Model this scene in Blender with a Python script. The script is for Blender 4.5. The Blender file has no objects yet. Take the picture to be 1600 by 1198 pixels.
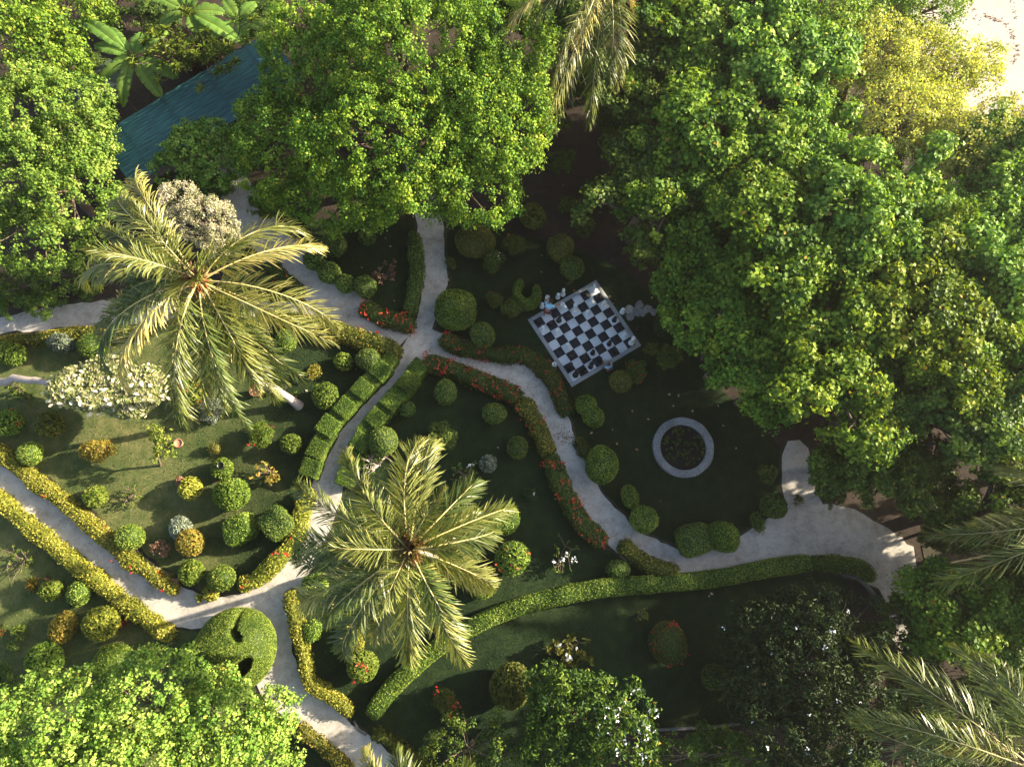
import bpy, bmesh, math, random
import numpy as np
from mathutils import Vector, Matrix, Euler

# ---------------------------------------------------------------- camera, world, sun, exposure
scene = bpy.context.scene
H = 36.0; FPX = 1080.0; TILT = math.radians(15)
cam_d = bpy.data.cameras.new('camera'); cam = bpy.data.objects.new('camera', cam_d)
scene.collection.objects.link(cam)
cam_d.sensor_width = 36.0; cam_d.lens = 36.0 * FPX / 1600.0
cam_d.clip_start = 0.5; cam_d.clip_end = 600
cam.location = (0, 0, H); cam.rotation_euler = (TILT, 0, 0)
scene.camera = cam

SUN_EL = math.radians(22); SUN_AZ = math.radians(15)          # azimuth counted from +x towards +y
sun_vec = Vector((math.cos(SUN_EL)*math.cos(SUN_AZ), math.cos(SUN_EL)*math.sin(SUN_AZ), math.sin(SUN_EL)))
world = bpy.data.worlds.new('World'); scene.world = world; world.use_nodes = True
wn = world.node_tree
sky = wn.nodes.new('ShaderNodeTexSky'); sky.sky_type = 'NISHITA'; sky.sun_disc = False
sky.sun_elevation = SUN_EL; sky.sun_rotation = math.pi/2 - SUN_AZ
sky.air_density = 1.0; sky.dust_density = 3.0; sky.ozone_density = 0.8
wn.nodes['Background'].inputs['Strength'].default_value = 0.09
wn.links.new(sky.outputs[0], wn.nodes['Background'].inputs['Color'])
sun_d = bpy.data.lights.new('sun', 'SUN'); sun_d.energy = 5.0; sun_d.angle = math.radians(0.6); sun_d.color = (1.0, 0.86, 0.66)
sun = bpy.data.objects.new('sun', sun_d); scene.collection.objects.link(sun)
sun.rotation_euler = sun_vec.to_track_quat('Z', 'Y').to_euler(); sun.location = (40, 10, 30)
vs = scene.view_settings
vs.view_transform = 'Standard'; vs.look = 'None'; vs.gamma = 1.0; vs.use_curve_mapping = False
vs.exposure = 2.08
scene.cycles.max_bounces = 6; scene.cycles.diffuse_bounces = 3; scene.cycles.transmission_bounces = 3
scene.cycles.glossy_bounces = 2; scene.cycles.use_denoising = True

# ---------------------------------------------------------------- helpers
C = scene.collection
rng = np.random.default_rng(7); random.seed(7)

def P(px, py, z=0.0):
    """point of the site seen at that place of the photograph, at height z"""
    d0, d1, d2 = px-800.0, -(py-599.0), -FPX
    c, s = math.cos(TILT), math.sin(TILT)
    w = (d0, c*d1 - s*d2, s*d1 + c*d2)
    k = (z-H)/w[2]
    return Vector((w[0]*k, w[1]*k, z))
def S(px, py, z=0.0):
    p = P(px, py, z)
    return FPX/(p.y*math.sin(TILT) + (H-z)*math.cos(TILT))

class MB:
    """collects verts and faces, builds one mesh object"""
    def __init__(s): s.v=[]; s.f={3:[],4:[]}; s.a={3:[],4:[]}; s.n=0
    def add(s, V, F, var=0.5):
        V=np.asarray(V,float).reshape(-1,3); F=np.asarray(F,np.int64); k=F.shape[1]
        s.f[k].append(F+s.n); s.v.append(V); s.n+=len(V)
        s.a[k].append(np.broadcast_to(np.asarray(var,float),(len(F),)).copy())
    def build(s, name, mat, parent=None, smooth=False):
        me=bpy.data.meshes.new(name)
        V=np.concatenate(s.v).astype(np.float32)
        tris=np.concatenate(s.f[3]) if s.f[3] else np.zeros((0,3),np.int64)
        quads=np.concatenate(s.f[4]) if s.f[4] else np.zeros((0,4),np.int64)
        var=np.concatenate(s.a[3]+s.a[4]).astype(np.float32)
        me.vertices.add(len(V)); me.vertices.foreach_set('co',V.ravel())
        loops=np.concatenate([tris.ravel(),quads.ravel()]).astype(np.int32)
        me.loops.add(len(loops)); me.loops.foreach_set('vertex_index',loops)
        nf=len(tris)+len(quads); me.polygons.add(nf)
        st=np.concatenate([np.arange(len(tris))*3, len(tris)*3+np.arange(len(quads))*4]).astype(np.int32)
        me.polygons.foreach_set('loop_start',st)
        if smooth: me.polygons.foreach_set('use_smooth',np.ones(nf,bool))
        at=me.attributes.new('var','FLOAT','FACE'); at.data.foreach_set('value',var)
        me.update(calc_edges=True); me.validate()
        me.materials.append(mat)
        o=bpy.data.objects.new(name,me); C.objects.link(o)
        if parent: o.parent=parent
        return o

USED=set()
def tag(o,label,cat,group=None,kind=None):
    if label: o['label']=label
    if cat: o['category']=cat
    if group: o['group']=group
    if kind: o['kind']=kind
    return o
def thing(name,label,cat,loc=(0,0,0),group=None,rz=0):
    o=bpy.data.objects.new(name,None); C.objects.link(o); o.location=loc; o.rotation_euler=(0,0,rz)
    o.empty_display_size=.2
    return tag(o,label,cat,group)
def struct(o): o['kind']='structure'; return o

def unit(a): return a/np.maximum(np.linalg.norm(a,axis=-1,keepdims=True),1e-9)
def rperp(N):
    r=rng.normal(size=N.shape); r-= (r*N).sum(1,keepdims=True)*N
    return unit(r)
def add_leaves(mb,Pt,N,size,width=.6,fold=.25,droop=.15,var=.5,shape='dia',T=None,jit=.35):
    n=len(Pt)
    if n==0: return
    L=(size*(1+jit*rng.uniform(-1,1,n)))[:,None]
    N=unit(N); t=rperp(N) if T is None else unit(T-(T*N).sum(1,keepdims=True)*N)
    b=np.cross(N,t); W=L*width
    if shape=='dia':
        v=np.stack([Pt-t*L*.5, Pt+b*W*.5+N*L*fold*.4, Pt+t*L*.5-N*L*droop, Pt-b*W*.5+N*L*fold*.4],1)
        i=np.arange(n)[:,None]*4
        mb.add(v.reshape(-1,3),np.concatenate([i+[0,2,1],i+[0,3,2]]),np.tile(np.broadcast_to(var,(n,)),2))
    else:
        up=N*L*fold*.4
        v=np.stack([Pt-t*L*.5, Pt-t*L*.22+b*W*.46+up, Pt+t*L*.2+b*W*.42+up, Pt+t*L*.5-N*L*droop, Pt+t*L*.2-b*W*.42+up, Pt-t*L*.22-b*W*.46+up],1)
        i=np.arange(n)[:,None]*6
        mb.add(v.reshape(-1,3),np.concatenate([i+[0,3,2,1],i+[0,5,4,3]]),np.tile(np.broadcast_to(var,(n,)),2))

def snoise(p,k,seed=0):
    """cheap smooth noise, about -1..1"""
    r=np.random.default_rng(1000+seed); o=np.zeros(len(p))
    for i in range(5):
        d=unit(r.normal(size=3)); o+=np.sin((p@d)*k*(1+.7*i*.5)+r.uniform(0,6.28))*(.5-.06*i)
    return o/1.3

def tube(mb,pts,rad,n=8,var=.5,cap=True):
    pts=np.asarray(pts,float); rad=np.broadcast_to(np.asarray(rad,float),(len(pts),))
    tan=np.gradient(pts,axis=0); tan=unit(tan)
    ref=np.array([0,0,1.]) if abs(tan[0][2])<.9 else np.array([1.,0,0])
    rings=[]
    u=unit(np.cross(tan[0],ref)[None])[0]
    for i in range(len(pts)):
        u=u-(u@tan[i])*tan[i]; u/=np.linalg.norm(u)+1e-9; w=np.cross(tan[i],u)
        a=np.arange(n)*2*math.pi/n
        rings.append(pts[i]+rad[i]*(np.cos(a)[:,None]*u+np.sin(a)[:,None]*w))
    V=np.concatenate(rings); F=[]
    for i in range(len(pts)-1):
        for j in range(n):
            k=(j+1)%n; F.append((i*n+j,i*n+k,(i+1)*n+k,(i+1)*n+j))
    mb.add(V,F,var)
    if cap:
        for (base,c,flip) in ((0,pts[0],True),((len(pts)-1)*n,pts[-1],False)):
            Vc=np.concatenate([rings[0] if flip else rings[-1],[c]])
            Fc=[((j+1)%n,j,n) if flip else (j,(j+1)%n,n) for j in range(n)]
            mb.add(Vc,Fc,var)
def lathe(mb,prof,n=14,var=.5):
    prof=np.asarray(prof,float); a=np.arange(n)*2*math.pi/n
    V=np.concatenate([np.stack([r*np.cos(a),r*np.sin(a),np.full(n,z)],1) for r,z in prof]); F=[]
    for i in range(len(prof)-1):
        for j in range(n):
            k=(j+1)%n; F.append((i*n+j,i*n+k,(i+1)*n+k,(i+1)*n+j))
    mb.add(V,F,var)
def box(mb,x0,x1,y0,y1,z0,z1,var=.5,bev=0.0):
    if bev<=0:
        V=[(x,y,z) for z in(z0,z1) for x,y in((x0,y0),(x1,y0),(x1,y1),(x0,y1))]
        F=[(3,2,1,0),(4,5,6,7),(0,1,5,4),(1,2,6,5),(2,3,7,6),(3,0,4,7)]
        mb.add(V,F,var)
    else:
        V=[(x,y,z0) for x,y in((x0,y0),(x1,y0),(x1,y1),(x0,y1))]+[(x,y,z1-bev) for x,y in((x0,y0),(x1,y0),(x1,y1),(x0,y1))]+[(x,y,z1) for x,y in((x0+bev,y0+bev),(x1-bev,y0+bev),(x1-bev,y1-bev),(x0+bev,y1-bev))]
        F=[(8,9,10,11),(3,2,1,0)]
        for j in range(4):
            k=(j+1)%4; F+= [(j,k,4+k,4+j),(4+j,4+k,8+k,8+j)]
        mb.add(V,F,var)

def spline(pts,step=.3):
    """Catmull-Rom through rows of numbers, resampled"""
    p=np.asarray(pts,float); q=np.concatenate([[2*p[0]-p[1]],p,[2*p[-1]-p[-2]]]); out=[]
    for i in range(1,len(q)-2):
        d=np.linalg.norm(q[i+1][:2]-q[i][:2]); m=max(2,int(d/step))
        for j in range(m):
            t=j/m
            out.append(.5*((2*q[i])+(-q[i-1]+q[i+1])*t+(2*q[i-1]-5*q[i]+4*q[i+1]-q[i+2])*t*t+(-q[i-1]+3*q[i]-3*q[i+1]+q[i+2])*t**3))
    out.append(q[-2]); return np.array(out)

def ellipsoid(r,c=(0,0,0),e=1.0,nu=20,nv=12,noise=0,nk=3,seed=0,zmin=None):
    """rounded form; e<1 squares it up"""
    u=np.linspace(0,2*math.pi,nu,endpoint=False); v=np.linspace(-math.pi/2,math.pi/2,nv+1)
    sg=lambda a,m: np.sign(a)*np.abs(a)**m
    V=[]
    for b in v:
        for a in u: V.append((sg(np.cos(b),e)*sg(np.cos(a),e),sg(np.cos(b),e)*sg(np.sin(a),e),sg(np.sin(b),e)))
    V=np.array(V)
    if noise: V=V*(1+noise*snoise(V*np.array(r),nk,seed))[:,None]
    V=V*np.array(r)+np.array(c)
    if zmin is not None: V[:,2]=np.maximum(V[:,2],zmin)
    F=[]
    for i in range(nv):
        for j in range(nu):
            k=(j+1)%nu; F.append((i*nu+j,i*nu+k,(i+1)*nu+k,(i+1)*nu+j))
    return V,np.array(F)
def rotz(V,a):
    c,s=math.cos(a),math.sin(a); W=V.copy(); W[:,0]=c*V[:,0]-s*V[:,1]; W[:,1]=s*V[:,0]+c*V[:,1]; return W
def sweep(line,w,h,rnd=.28,noise=0,seed=0,z0=0.0,taper=1.0):
    """hedge body along a line of (x,y); rounded box profile"""
    line=np.asarray(line,float)[:,:2]; n=len(line); w=np.broadcast_to(w,(n,)); h=np.broadcast_to(h,(n,))
    t=unit(np.gradient(line,axis=0)); nrm=np.stack([-t[:,1],t[:,0]],1)
    prof=[(-.5,0),(-.52,.35),(-.5,1-rnd),(-.5+rnd*.35,1-rnd*.25),(-.22,1),(0,1.01),(.22,1),(.5-rnd*.35,1-rnd*.25),(.5,1-rnd),(.52,.35),(.5,0)]
    m=len(prof); V=[]
    for i in range(n):
        k=1.0
        for a,b in prof:
            V.append((*(line[i]+nrm[i]*a*w[i]), z0+b*h[i]))
    # ends pulled in
    V=np.array(V)
    F=[(i*m+j,i*m+j+1,(i+1)*m+j+1,(i+1)*m+j) for i in range(n-1) for j in range(m-1)]
    F=[f[::-1] for f in F]
    for (i,fl) in((0,False),(n-1,True)):
        b=i*m
        for j in range(m//2):
            q=(b+j,b+j+1,b+m-2-j,b+m-1-j)
            if q[1]==q[2]: continue
            F.append(q[::-1] if fl else q)
    if noise:
        V=V+ (noise*snoise(V,2.2,seed))[:,None]*np.stack([np.repeat(nrm[:,0],m)*np.tile([p[0]*2 for p in prof],n),np.repeat(nrm[:,1],m)*np.tile([p[0]*2 for p in prof],n),np.tile([p[1] for p in prof],n)],1)
    return V,np.array(F)

def sample(V,F,dens):
    F=np.asarray(F)
    T=np.concatenate([F[:,[0,1,2]],F[:,[0,2,3]]]) if F.shape[1]==4 else F
    a,b,c=V[T[:,0]],V[T[:,1]],V[T[:,2]]; cr=np.cross(b-a,c-a); ar=np.linalg.norm(cr,axis=1)/2
    n=int(ar.sum()*dens); 
    if n<1: return np.zeros((0,3)),np.zeros((0,3))
    i=rng.choice(len(T),n,p=ar/ar.sum()); r1=np.sqrt(rng.random(n))[:,None]; r2=rng.random(n)[:,None]
    return a[i]*(1-r1)+b[i]*(r1*(1-r2))+c[i]*(r1*r2), unit(cr[i])
def clothe(mb,V,F,dens,size,lift=.03,tilt=.8,vmid=.5,vamp=.5,core=.2,shape='dia',width=.55,nk=2.5,up=.35,seed=0):
    """a body of foliage: inner mass plus a coat of leaves"""
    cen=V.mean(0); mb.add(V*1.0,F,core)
    p,n=sample(V,F,dens)
    p=p+n*(rng.uniform(-.4,1,len(p))*lift)[:,None]+n*(np.maximum(0,snoise(p,6,seed))*lift*.8)[:,None]
    N=unit(n+rng.normal(size=n.shape)*tilt+np.array([0,0,up]))
    v=np.clip(vmid+vamp*.5*snoise(p,nk,seed+3)+rng.normal(size=len(p))*vamp*.6,0,1)
    add_leaves(mb,p,N,size,width,var=v,shape=shape)

# ---------------------------------------------------------------- materials
def new_mat(name):
    m=bpy.data.materials.new(name); m.use_nodes=True; nt=m.node_tree
    return m,nt,nt.nodes['Principled BSDF']
def ramp(nt,cols,src,pos=None):
    r=nt.nodes.new('ShaderNodeValToRGB'); e=r.color_ramp.elements
    pos=pos or [i/(len(cols)-1) for i in range(len(cols))]
    while len(e)<len(cols): e.new(.5)
    for i,(c,p) in enumerate(zip(cols,pos)): e[i].position=p; e[i].color=(*c,1)
    nt.links.new(src,r.inputs[0]); return r
def leaf_mat(name,cols,trans=.32,rough=.5,pos=None,spec=.12,tint=(1.5,1.5,.45),drift=.16):
    m,nt,b=new_mat(name)
    a=nt.nodes.new('ShaderNodeAttribute'); a.attribute_name='var'
    r=ramp(nt,cols,a.outputs['Fac'],pos)
    oi=nt.nodes.new('ShaderNodeObjectInfo'); hs=nt.nodes.new('ShaderNodeHueSaturation')
    for sock,lo,hi in(('Value',1-drift,1+drift),('Hue',.5-drift*.05,.5+drift*.02)):
        mr=nt.nodes.new('ShaderNodeMapRange'); mr.inputs['To Min'].default_value=lo; mr.inputs['To Max'].default_value=hi; nt.links.new(oi.outputs['Random'],mr.inputs['Value']); nt.links.new(mr.outputs[0],hs.inputs[sock])
    nt.links.new(r.outputs[0],hs.inputs['Color']); r=hs
    nt.links.new(r.outputs[0],b.inputs['Base Color']); b.inputs['Roughness'].default_value=rough
    b.inputs['Specular IOR Level'].default_value=spec
    if trans>0:
        t=nt.nodes.new('ShaderNodeBsdfTranslucent'); mx=nt.nodes.new('ShaderNodeMixShader')
        mul=nt.nodes.new('ShaderNodeMixRGB'); mul.blend_type='MULTIPLY'; mul.inputs[0].default_value=1; mul.inputs[2].default_value=(*tint,1)
        nt.links.new(r.outputs[0],mul.inputs[1]); nt.links.new(mul.outputs[0],t.inputs[0])
        mx.inputs[0].default_value=trans; nt.links.new(b.outputs[0],mx.inputs[1]); nt.links.new(t.outputs[0],mx.inputs[2])
        nt.links.new(mx.outputs[0],nt.nodes['Material Output'].inputs[0])
    return m
def noise_mat(name,cols,scales=(.5,6,40),weights=(.5,.3,.2),rough=.9,bump=.3,bdist=.02,bscale=40,pos=None,contrast=1.0,spec=.2):
    m,nt,b=new_mat(name)
    g=nt.nodes.new('ShaderNodeNewGeometry'); acc=None
    for s,w in zip(scales,weights):
        t=nt.nodes.new('ShaderNodeTexNoise'); t.inputs['Scale'].default_value=s; t.inputs['Detail'].default_value=4
        nt.links.new(g.outputs['Position'],t.inputs['Vector'])
        mm=nt.nodes.new('ShaderNodeMath'); mm.operation='MULTIPLY_ADD'; mm.inputs[1].default_value=w*2.2*contrast
        if acc is None: mm.inputs[2].default_value=.5-1.1*contrast*sum(weights)
        else: nt.links.new(acc,mm.inputs[2])
        nt.links.new(t.outputs['Fac'],mm.inputs[0]); acc=mm.outputs[0]
    r=ramp(nt,cols,acc,pos); nt.links.new(r.outputs[0],b.inputs['Base Color'])
    b.inputs['Roughness'].default_value=rough; b.inputs['Specular IOR Level'].default_value=spec
    if bump:
        t=nt.nodes.new('ShaderNodeTexNoise'); t.inputs['Scale'].default_value=bscale; t.inputs['Detail'].default_value=5
        nt.links.new(g.outputs['Position'],t.inputs['Vector'])
        bp=nt.nodes.new('ShaderNodeBump'); bp.inputs['Strength'].default_value=bump; bp.inputs['Distance'].default_value=bdist
        nt.links.new(t.outputs['Fac'],bp.inputs['Height']); nt.links.new(bp.outputs[0],b.inputs['Normal'])
    return m
def plain(name,col,rough=.6,amp=.25,scale=8,spec=.4):
    c=np.array(col); return noise_mat(name,[tuple(c*(1-amp)),tuple(c),tuple(np.minimum(c*(1+amp),1))],scales=(scale,scale*6),weights=(.6,.4),rough=rough,bump=.1,bdist=.005,bscale=scale*5,spec=spec)

M={}
M['dirt']=noise_mat('leaf_litter_soil',[(.008,.007,.005),(.02,.015,.011),(.042,.03,.021),(.10,.07,.046)],scales=(.3,3,25),weights=(.4,.3,.3),bump=.6,bdist=.04,bscale=18)
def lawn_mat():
    lush_shaded=[(.005,.012,.005),(.011,.022,.008),(.020,.035,.012),(.045,.06,.022)]; dry=[(.022,.042,.012),(.055,.08,.024),(.12,.128,.046),(.24,.20,.095)]  # central shade and western sunlight are put into these grass colours, besides dryness
    m=noise_mat('lawn_grass',lush_shaded,scales=(.25,1.8,12,45),weights=(.45,.4,.3,.35),bump=.8,bdist=.04,bscale=34,spec=.1)
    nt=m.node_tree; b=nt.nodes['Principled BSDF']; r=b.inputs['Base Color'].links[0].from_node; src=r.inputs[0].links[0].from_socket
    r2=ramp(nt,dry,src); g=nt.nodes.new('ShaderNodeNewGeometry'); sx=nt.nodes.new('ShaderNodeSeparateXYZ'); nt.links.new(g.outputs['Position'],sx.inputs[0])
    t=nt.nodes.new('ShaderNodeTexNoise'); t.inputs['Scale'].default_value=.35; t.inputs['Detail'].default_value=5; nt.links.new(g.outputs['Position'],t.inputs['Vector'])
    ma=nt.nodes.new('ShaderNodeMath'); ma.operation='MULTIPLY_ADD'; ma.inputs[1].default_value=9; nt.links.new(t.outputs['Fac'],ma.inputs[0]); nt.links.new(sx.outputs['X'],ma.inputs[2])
    mr=nt.nodes.new('ShaderNodeMapRange'); mr.interpolation_type='SMOOTHSTEP'; mr.inputs['From Min'].default_value=-6; mr.inputs['From Max'].default_value=-14; nt.links.new(ma.outputs[0],mr.inputs['Value'])  # blends from painted-shade centre to sun-lightened, drier west
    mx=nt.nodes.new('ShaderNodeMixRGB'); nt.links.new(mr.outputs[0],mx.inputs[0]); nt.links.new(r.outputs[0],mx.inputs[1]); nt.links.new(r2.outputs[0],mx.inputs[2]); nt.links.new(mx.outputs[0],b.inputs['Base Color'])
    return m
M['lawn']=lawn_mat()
M['grass']=leaf_mat('grass_blade',[(0.007,0.018,0.005),(0.022,0.046,0.011),(0.06,0.095,0.023),(0.17,0.155,0.06)],trans=.25)
M['path']=noise_mat('path_concrete',[(.19,.16,.125),(.31,.29,.25),(.40,.38,.335),(.48,.455,.41)],scales=(.4,2.4,9,50),weights=(.5,.45,.35,.25),bump=.5,bdist=.015,bscale=45,pos=[0,.32,.6,1])
M['verge']=noise_mat('trodden_soil_edge',[(.014,.017,.009),(.03,.03,.018),(.055,.047,.03),(.10,.085,.06)],scales=(1.2,6,30),weights=(.4,.4,.3),bump=.6,bdist=.03,bscale=20)
M['sand']=noise_mat('beach_sand',[(.27,.24,.205),(.36,.325,.28),(.42,.38,.33)],scales=(.3,2,20),weights=(.4,.3,.3),bump=.5,bdist=.04,bscale=6)
M['bark']=noise_mat('bark',[(.05,.035,.025),(.12,.09,.065),(.2,.16,.12)],scales=(2,15),weights=(.5,.5),bump=.8,bdist=.03,bscale=25)
M['pale_bark']=noise_mat('pale_bark',[(.22,.18,.15),(.36,.30,.26),(.46,.4,.35)],scales=(3,20),weights=(.5,.5),bump=.6,bdist=.02,bscale=25)
M['stone']=noise_mat('ring_granite',[(.035,.035,.033),(.14,.14,.135),(.25,.25,.24),(.40,.39,.37)],scales=(1,14,45),weights=(.35,.5,.5),bump=.5,bdist=.01,bscale=60)
M['edging']=noise_mat('weathered_concrete_edging',[(.05,.05,.05),(.12,.12,.115),(.18,.175,.165)],scales=(1,12),weights=(.5,.5),bump=.5,bdist=.01,bscale=40)
M['soil']=noise_mat('dark_bed_soil',[(.008,.007,.006),(.02,.016,.012),(.035,.028,.02)],scales=(2,20),weights=(.5,.5),bump=.8,bdist=.03,bscale=20)
M['tree']=leaf_mat('broad_leaf_green',[(0.022,0.058,0.01),(0.064,0.142,0.016),(0.135,0.23,0.022),(0.255,0.325,0.034),(0.34,0.24,0.03)],trans=.24,pos=[0,.3,.6,.93,1])
M['tree_warm']=leaf_mat('broad_leaf_warm_green',[(0.032,0.07,0.011),(0.085,0.155,0.016),(0.165,0.235,0.022),(0.29,0.33,0.036),(0.36,0.24,0.03)],trans=.24,pos=[0,.3,.6,.93,1])
M['tree_deep']=leaf_mat('broad_leaf_deep_green',[(0.018,0.044,0.012),(0.048,0.095,0.017),(0.095,0.155,0.021),(0.185,0.235,0.032),(0.3,0.22,0.03)],trans=.24,pos=[0,.3,.6,.93,1])
M['tree_lime']=leaf_mat('broad_leaf_lime',[(.036,.086,.014),(.095,.19,.026),(.18,.29,.042),(.31,.39,.085),(.42,.33,.05)],trans=.24,pos=[0,.3,.6,.93,1])
M['tree_yellow']=leaf_mat('yellowing_leaf',[(.14,.19,.04),(.27,.31,.075),(.38,.385,.11),(.46,.41,.13)],trans=.35)
M['tree_dark']=leaf_mat('glossy_dark_leaf',[(0.009,0.022,0.009),(0.02,0.042,0.013),(0.038,0.066,0.018),(0.07,0.095,0.028)],trans=.2,rough=.5)
M['clip']=leaf_mat('clipped_green',[(0.014,0.03,0.006),(0.062,0.115,0.014),(0.135,0.205,0.026),(0.25,0.31,0.055)],trans=.2)
M['clip_dark']=leaf_mat('clipped_deep_green',[(0.012,0.026,0.008),(0.05,0.092,0.017),(0.1,0.155,0.026),(0.18,0.23,0.046)],trans=.2)
M['olive']=leaf_mat('clipped_olive',[(0.028,0.036,0.008),(0.08,0.095,0.016),(0.15,0.16,0.027),(0.24,0.22,0.045)],trans=.2)
M['lime']=leaf_mat('leafy_lime',[(.035,.065,.01),(.085,.14,.017),(.15,.20,.026),(.24,.25,.05)],trans=.28)
M['yellow']=leaf_mat('golden_hedge',[(0.06,0.08,0.012),(0.19,0.205,0.026),(0.32,0.32,0.045),(0.44,0.39,0.08)],trans=.25)
M['orange']=leaf_mat('orange_tinged',[(.085,.085,.012),(.20,.185,.026),(.33,.27,.045),(.42,.22,.07)],trans=.25)
M['silver']=leaf_mat('silvery_leaf',[(.06,.08,.05),(.14,.17,.11),(.24,.27,.19),(.34,.36,.28)],trans=.2,tint=(1,1,.9))
M['brown']=leaf_mat('coppery_leaf',[(.05,.035,.02),(.15,.085,.05),(.26,.15,.09),(.32,.22,.14)],trans=.2)
M['redleaf']=leaf_mat('crimson_leaf',[(.05,.01,.01),(.14,.02,.02),(.24,.04,.03),(.3,.08,.05)],trans=.2)
M['mixed']=leaf_mat('red_tipped_green',[(0.02,0.04,0.01),(0.065,0.1,0.017),(0.12,0.145,0.026),(0.2,0.09,0.035)],trans=.2,pos=[0,.45,.8,1])
M['gold_shade']=leaf_mat('green_gold_hedge',[(0.03,0.045,0.008),(0.1,0.115,0.018),(0.19,0.185,0.027),(0.3,0.22,0.04)],trans=.22)
M['cream_leaf']=leaf_mat('cream_variegated_leaf',[(0.12,0.17,0.04),(0.36,0.36,0.15),(0.62,0.56,0.37),(0.76,0.69,0.53)],trans=.25,tint=(1,1,.9))
M['cream_flower']=leaf_mat('cream_plume',[(0.06,0.09,0.03),(0.26,0.27,0.13),(0.54,0.48,0.32),(0.68,0.61,0.46)],trans=.2,tint=(1,1,.9))
M['banana']=leaf_mat('banana_leaf',[(0.04,0.1,0.02),(0.085,0.17,0.03),(0.15,0.25,0.045),(0.24,0.31,0.09)],trans=.3,rough=.4)
M['frond']=leaf_mat('coconut_frond',[(0.05,0.085,0.02),(0.12,0.15,0.032),(0.23,0.235,0.06),(0.44,0.36,0.12)],trans=.22,rough=.4,spec=.5)
M['rachis']=plain('frond_rib',(.42,.36,.14),.5)
M['sheath']=leaf_mat('palm_sheath_fibre',[(.09,.03,.015),(.20,.075,.03),(.32,.13,.055),(.42,.28,.17)],trans=.05)
M['red_fl']=leaf_mat('red_petals',[(.22,.012,.01),(.38,.03,.018),(.46,.07,.03),(.5,.14,.07)],trans=.15)
M['white_fl']=leaf_mat('white_petals',[(.6,.62,.6),(.75,.76,.74),(.8,.8,.78),(.82,.82,.8)],trans=.15,tint=(1,1,.9))
M['tile_white']=noise_mat('white_tile',[(.38,.42,.44),(.55,.58,.59),(.63,.65,.65)],scales=(.8,6,30),weights=(.4,.4,.2),bump=.15,bdist=.004,rough=.5)
M['tile_black']=noise_mat('black_tile',[(.006,.008,.011),(.014,.017,.022),(.03,.034,.04)],scales=(.8,6,30),weights=(.4,.4,.2),bump=.15,bdist=.004,rough=.45)
M['border']=noise_mat('chessboard_border',[(.16,.17,.17),(.26,.27,.27),(.34,.34,.33)],scales=(.8,6,30),weights=(.4,.4,.2),bump=.3,bdist=.006,rough=.7)
M['piece_white']=plain('white_plastic',(.68,.70,.69),.4,.1)
M['piece_black']=plain('black_plastic',(.008,.008,.009),.35,.1)
M['skin']=plain('skin',(.28,.15,.10),.55,.1)
M['hair']=plain('black_hair',(.01,.008,.007),.5)
M['hair_b']=plain('brown_hair',(.06,.03,.018),.5)
M['shirt']=plain('pale_blue_cotton',(.22,.46,.62),.85,.1)
M['shorts']=plain('dark_red_cotton',(.09,.02,.025),.85,.2)
M['shorts_b']=plain('rose_cotton',(.30,.14,.13),.85,.2)
M['wood']=plain('bench_wood',(.22,.11,.06),.7,.3)
M['terra']=plain('terracotta',(.36,.17,.10),.8,.25)
M['darkpot']=plain('black_glazed_pot',(.02,.02,.022),.4,.3)
M['fallen']=leaf_mat('fallen_leaf',[(.24,.09,.03),(.34,.18,.07),(.40,.28,.15),(.44,.35,.24)],trans=.1)
M['wall']=plain('shed_wall_boards',(.10,.085,.07),.9,.3)

# roof sheets: teal paint, weathered streaks along the corrugation
def roof_mat(name,a,b,c):
    m,nt,bs=new_mat(name)
    tc=nt.nodes.new('ShaderNodeTexCoord'); mp=nt.nodes.new('ShaderNodeMapping'); mp.inputs['Scale'].default_value=(.5,9,1)
    t=nt.nodes.new('ShaderNodeTexNoise'); t.inputs['Scale'].default_value=1.6; t.inputs['Detail'].default_value=6
    nt.links.new(tc.outputs['Object'],mp.inputs[0]); nt.links.new(mp.outputs[0],t.inputs['Vector'])
    r=ramp(nt,[a,b,c],t.outputs['Fac'],[.3,.52,.75]); nt.links.new(r.outputs[0],bs.inputs['Base Color'])
    bs.inputs['Roughness'].default_value=.55
    return m
M['roof']=roof_mat('teal_roof_sheet',(.006,.032,.035),(.014,.09,.096),(.045,.175,.178))
M['roof_old']=roof_mat('grey_roof_sheet',(.02,.028,.027),(.045,.06,.055),(.09,.11,.10))

# ---------------------------------------------------------------- ground, lawn, beach, paths
def poly_sheet(name,pts,z,mat):
    bm=bmesh.new(); vs_=[bm.verts.new((p[0],p[1],z)) for p in pts]; f=bm.faces.new(vs_)
    bmesh.ops.triangulate(bm,faces=[f]); bmesh.ops.recalc_face_normals(bm,faces=bm.faces)
    for f in bm.faces:
        if f.normal.z<0: f.normal_flip()
    me=bpy.data.meshes.new(name); bm.to_mesh(me); bm.free(); me.materials.append(mat)
    o=bpy.data.objects.new(name,me); C.objects.link(o); return struct(o)
poly_sheet('ground',[(-260,-260),(260,-260),(260,260),(-260,260)],0,M['dirt'])
lawn_px=[(-200,585),(-60,545),(60,512),(200,497),(330,470),(360,400),(470,352),(560,340),(640,345),(760,352),(860,380),(930,400),(1000,440),(1060,520),(1130,610),(1215,700),(1232,800),(1320,890),(1320,960),(1230,1060),(1150,1134),(1000,1142),(900,1180),(820,1290),(-200,1290)]
lp=spline([P(*q) for q in lawn_px]+[P(*lawn_px[0])],.8)
lp=[(p[0]+.12*math.sin(i*1.7),p[1]+.12*math.sin(i*2.3)) for i,p in enumerate(lp[:-1])]
poly_sheet('lawn',lp,.006,M['lawn'])
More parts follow.
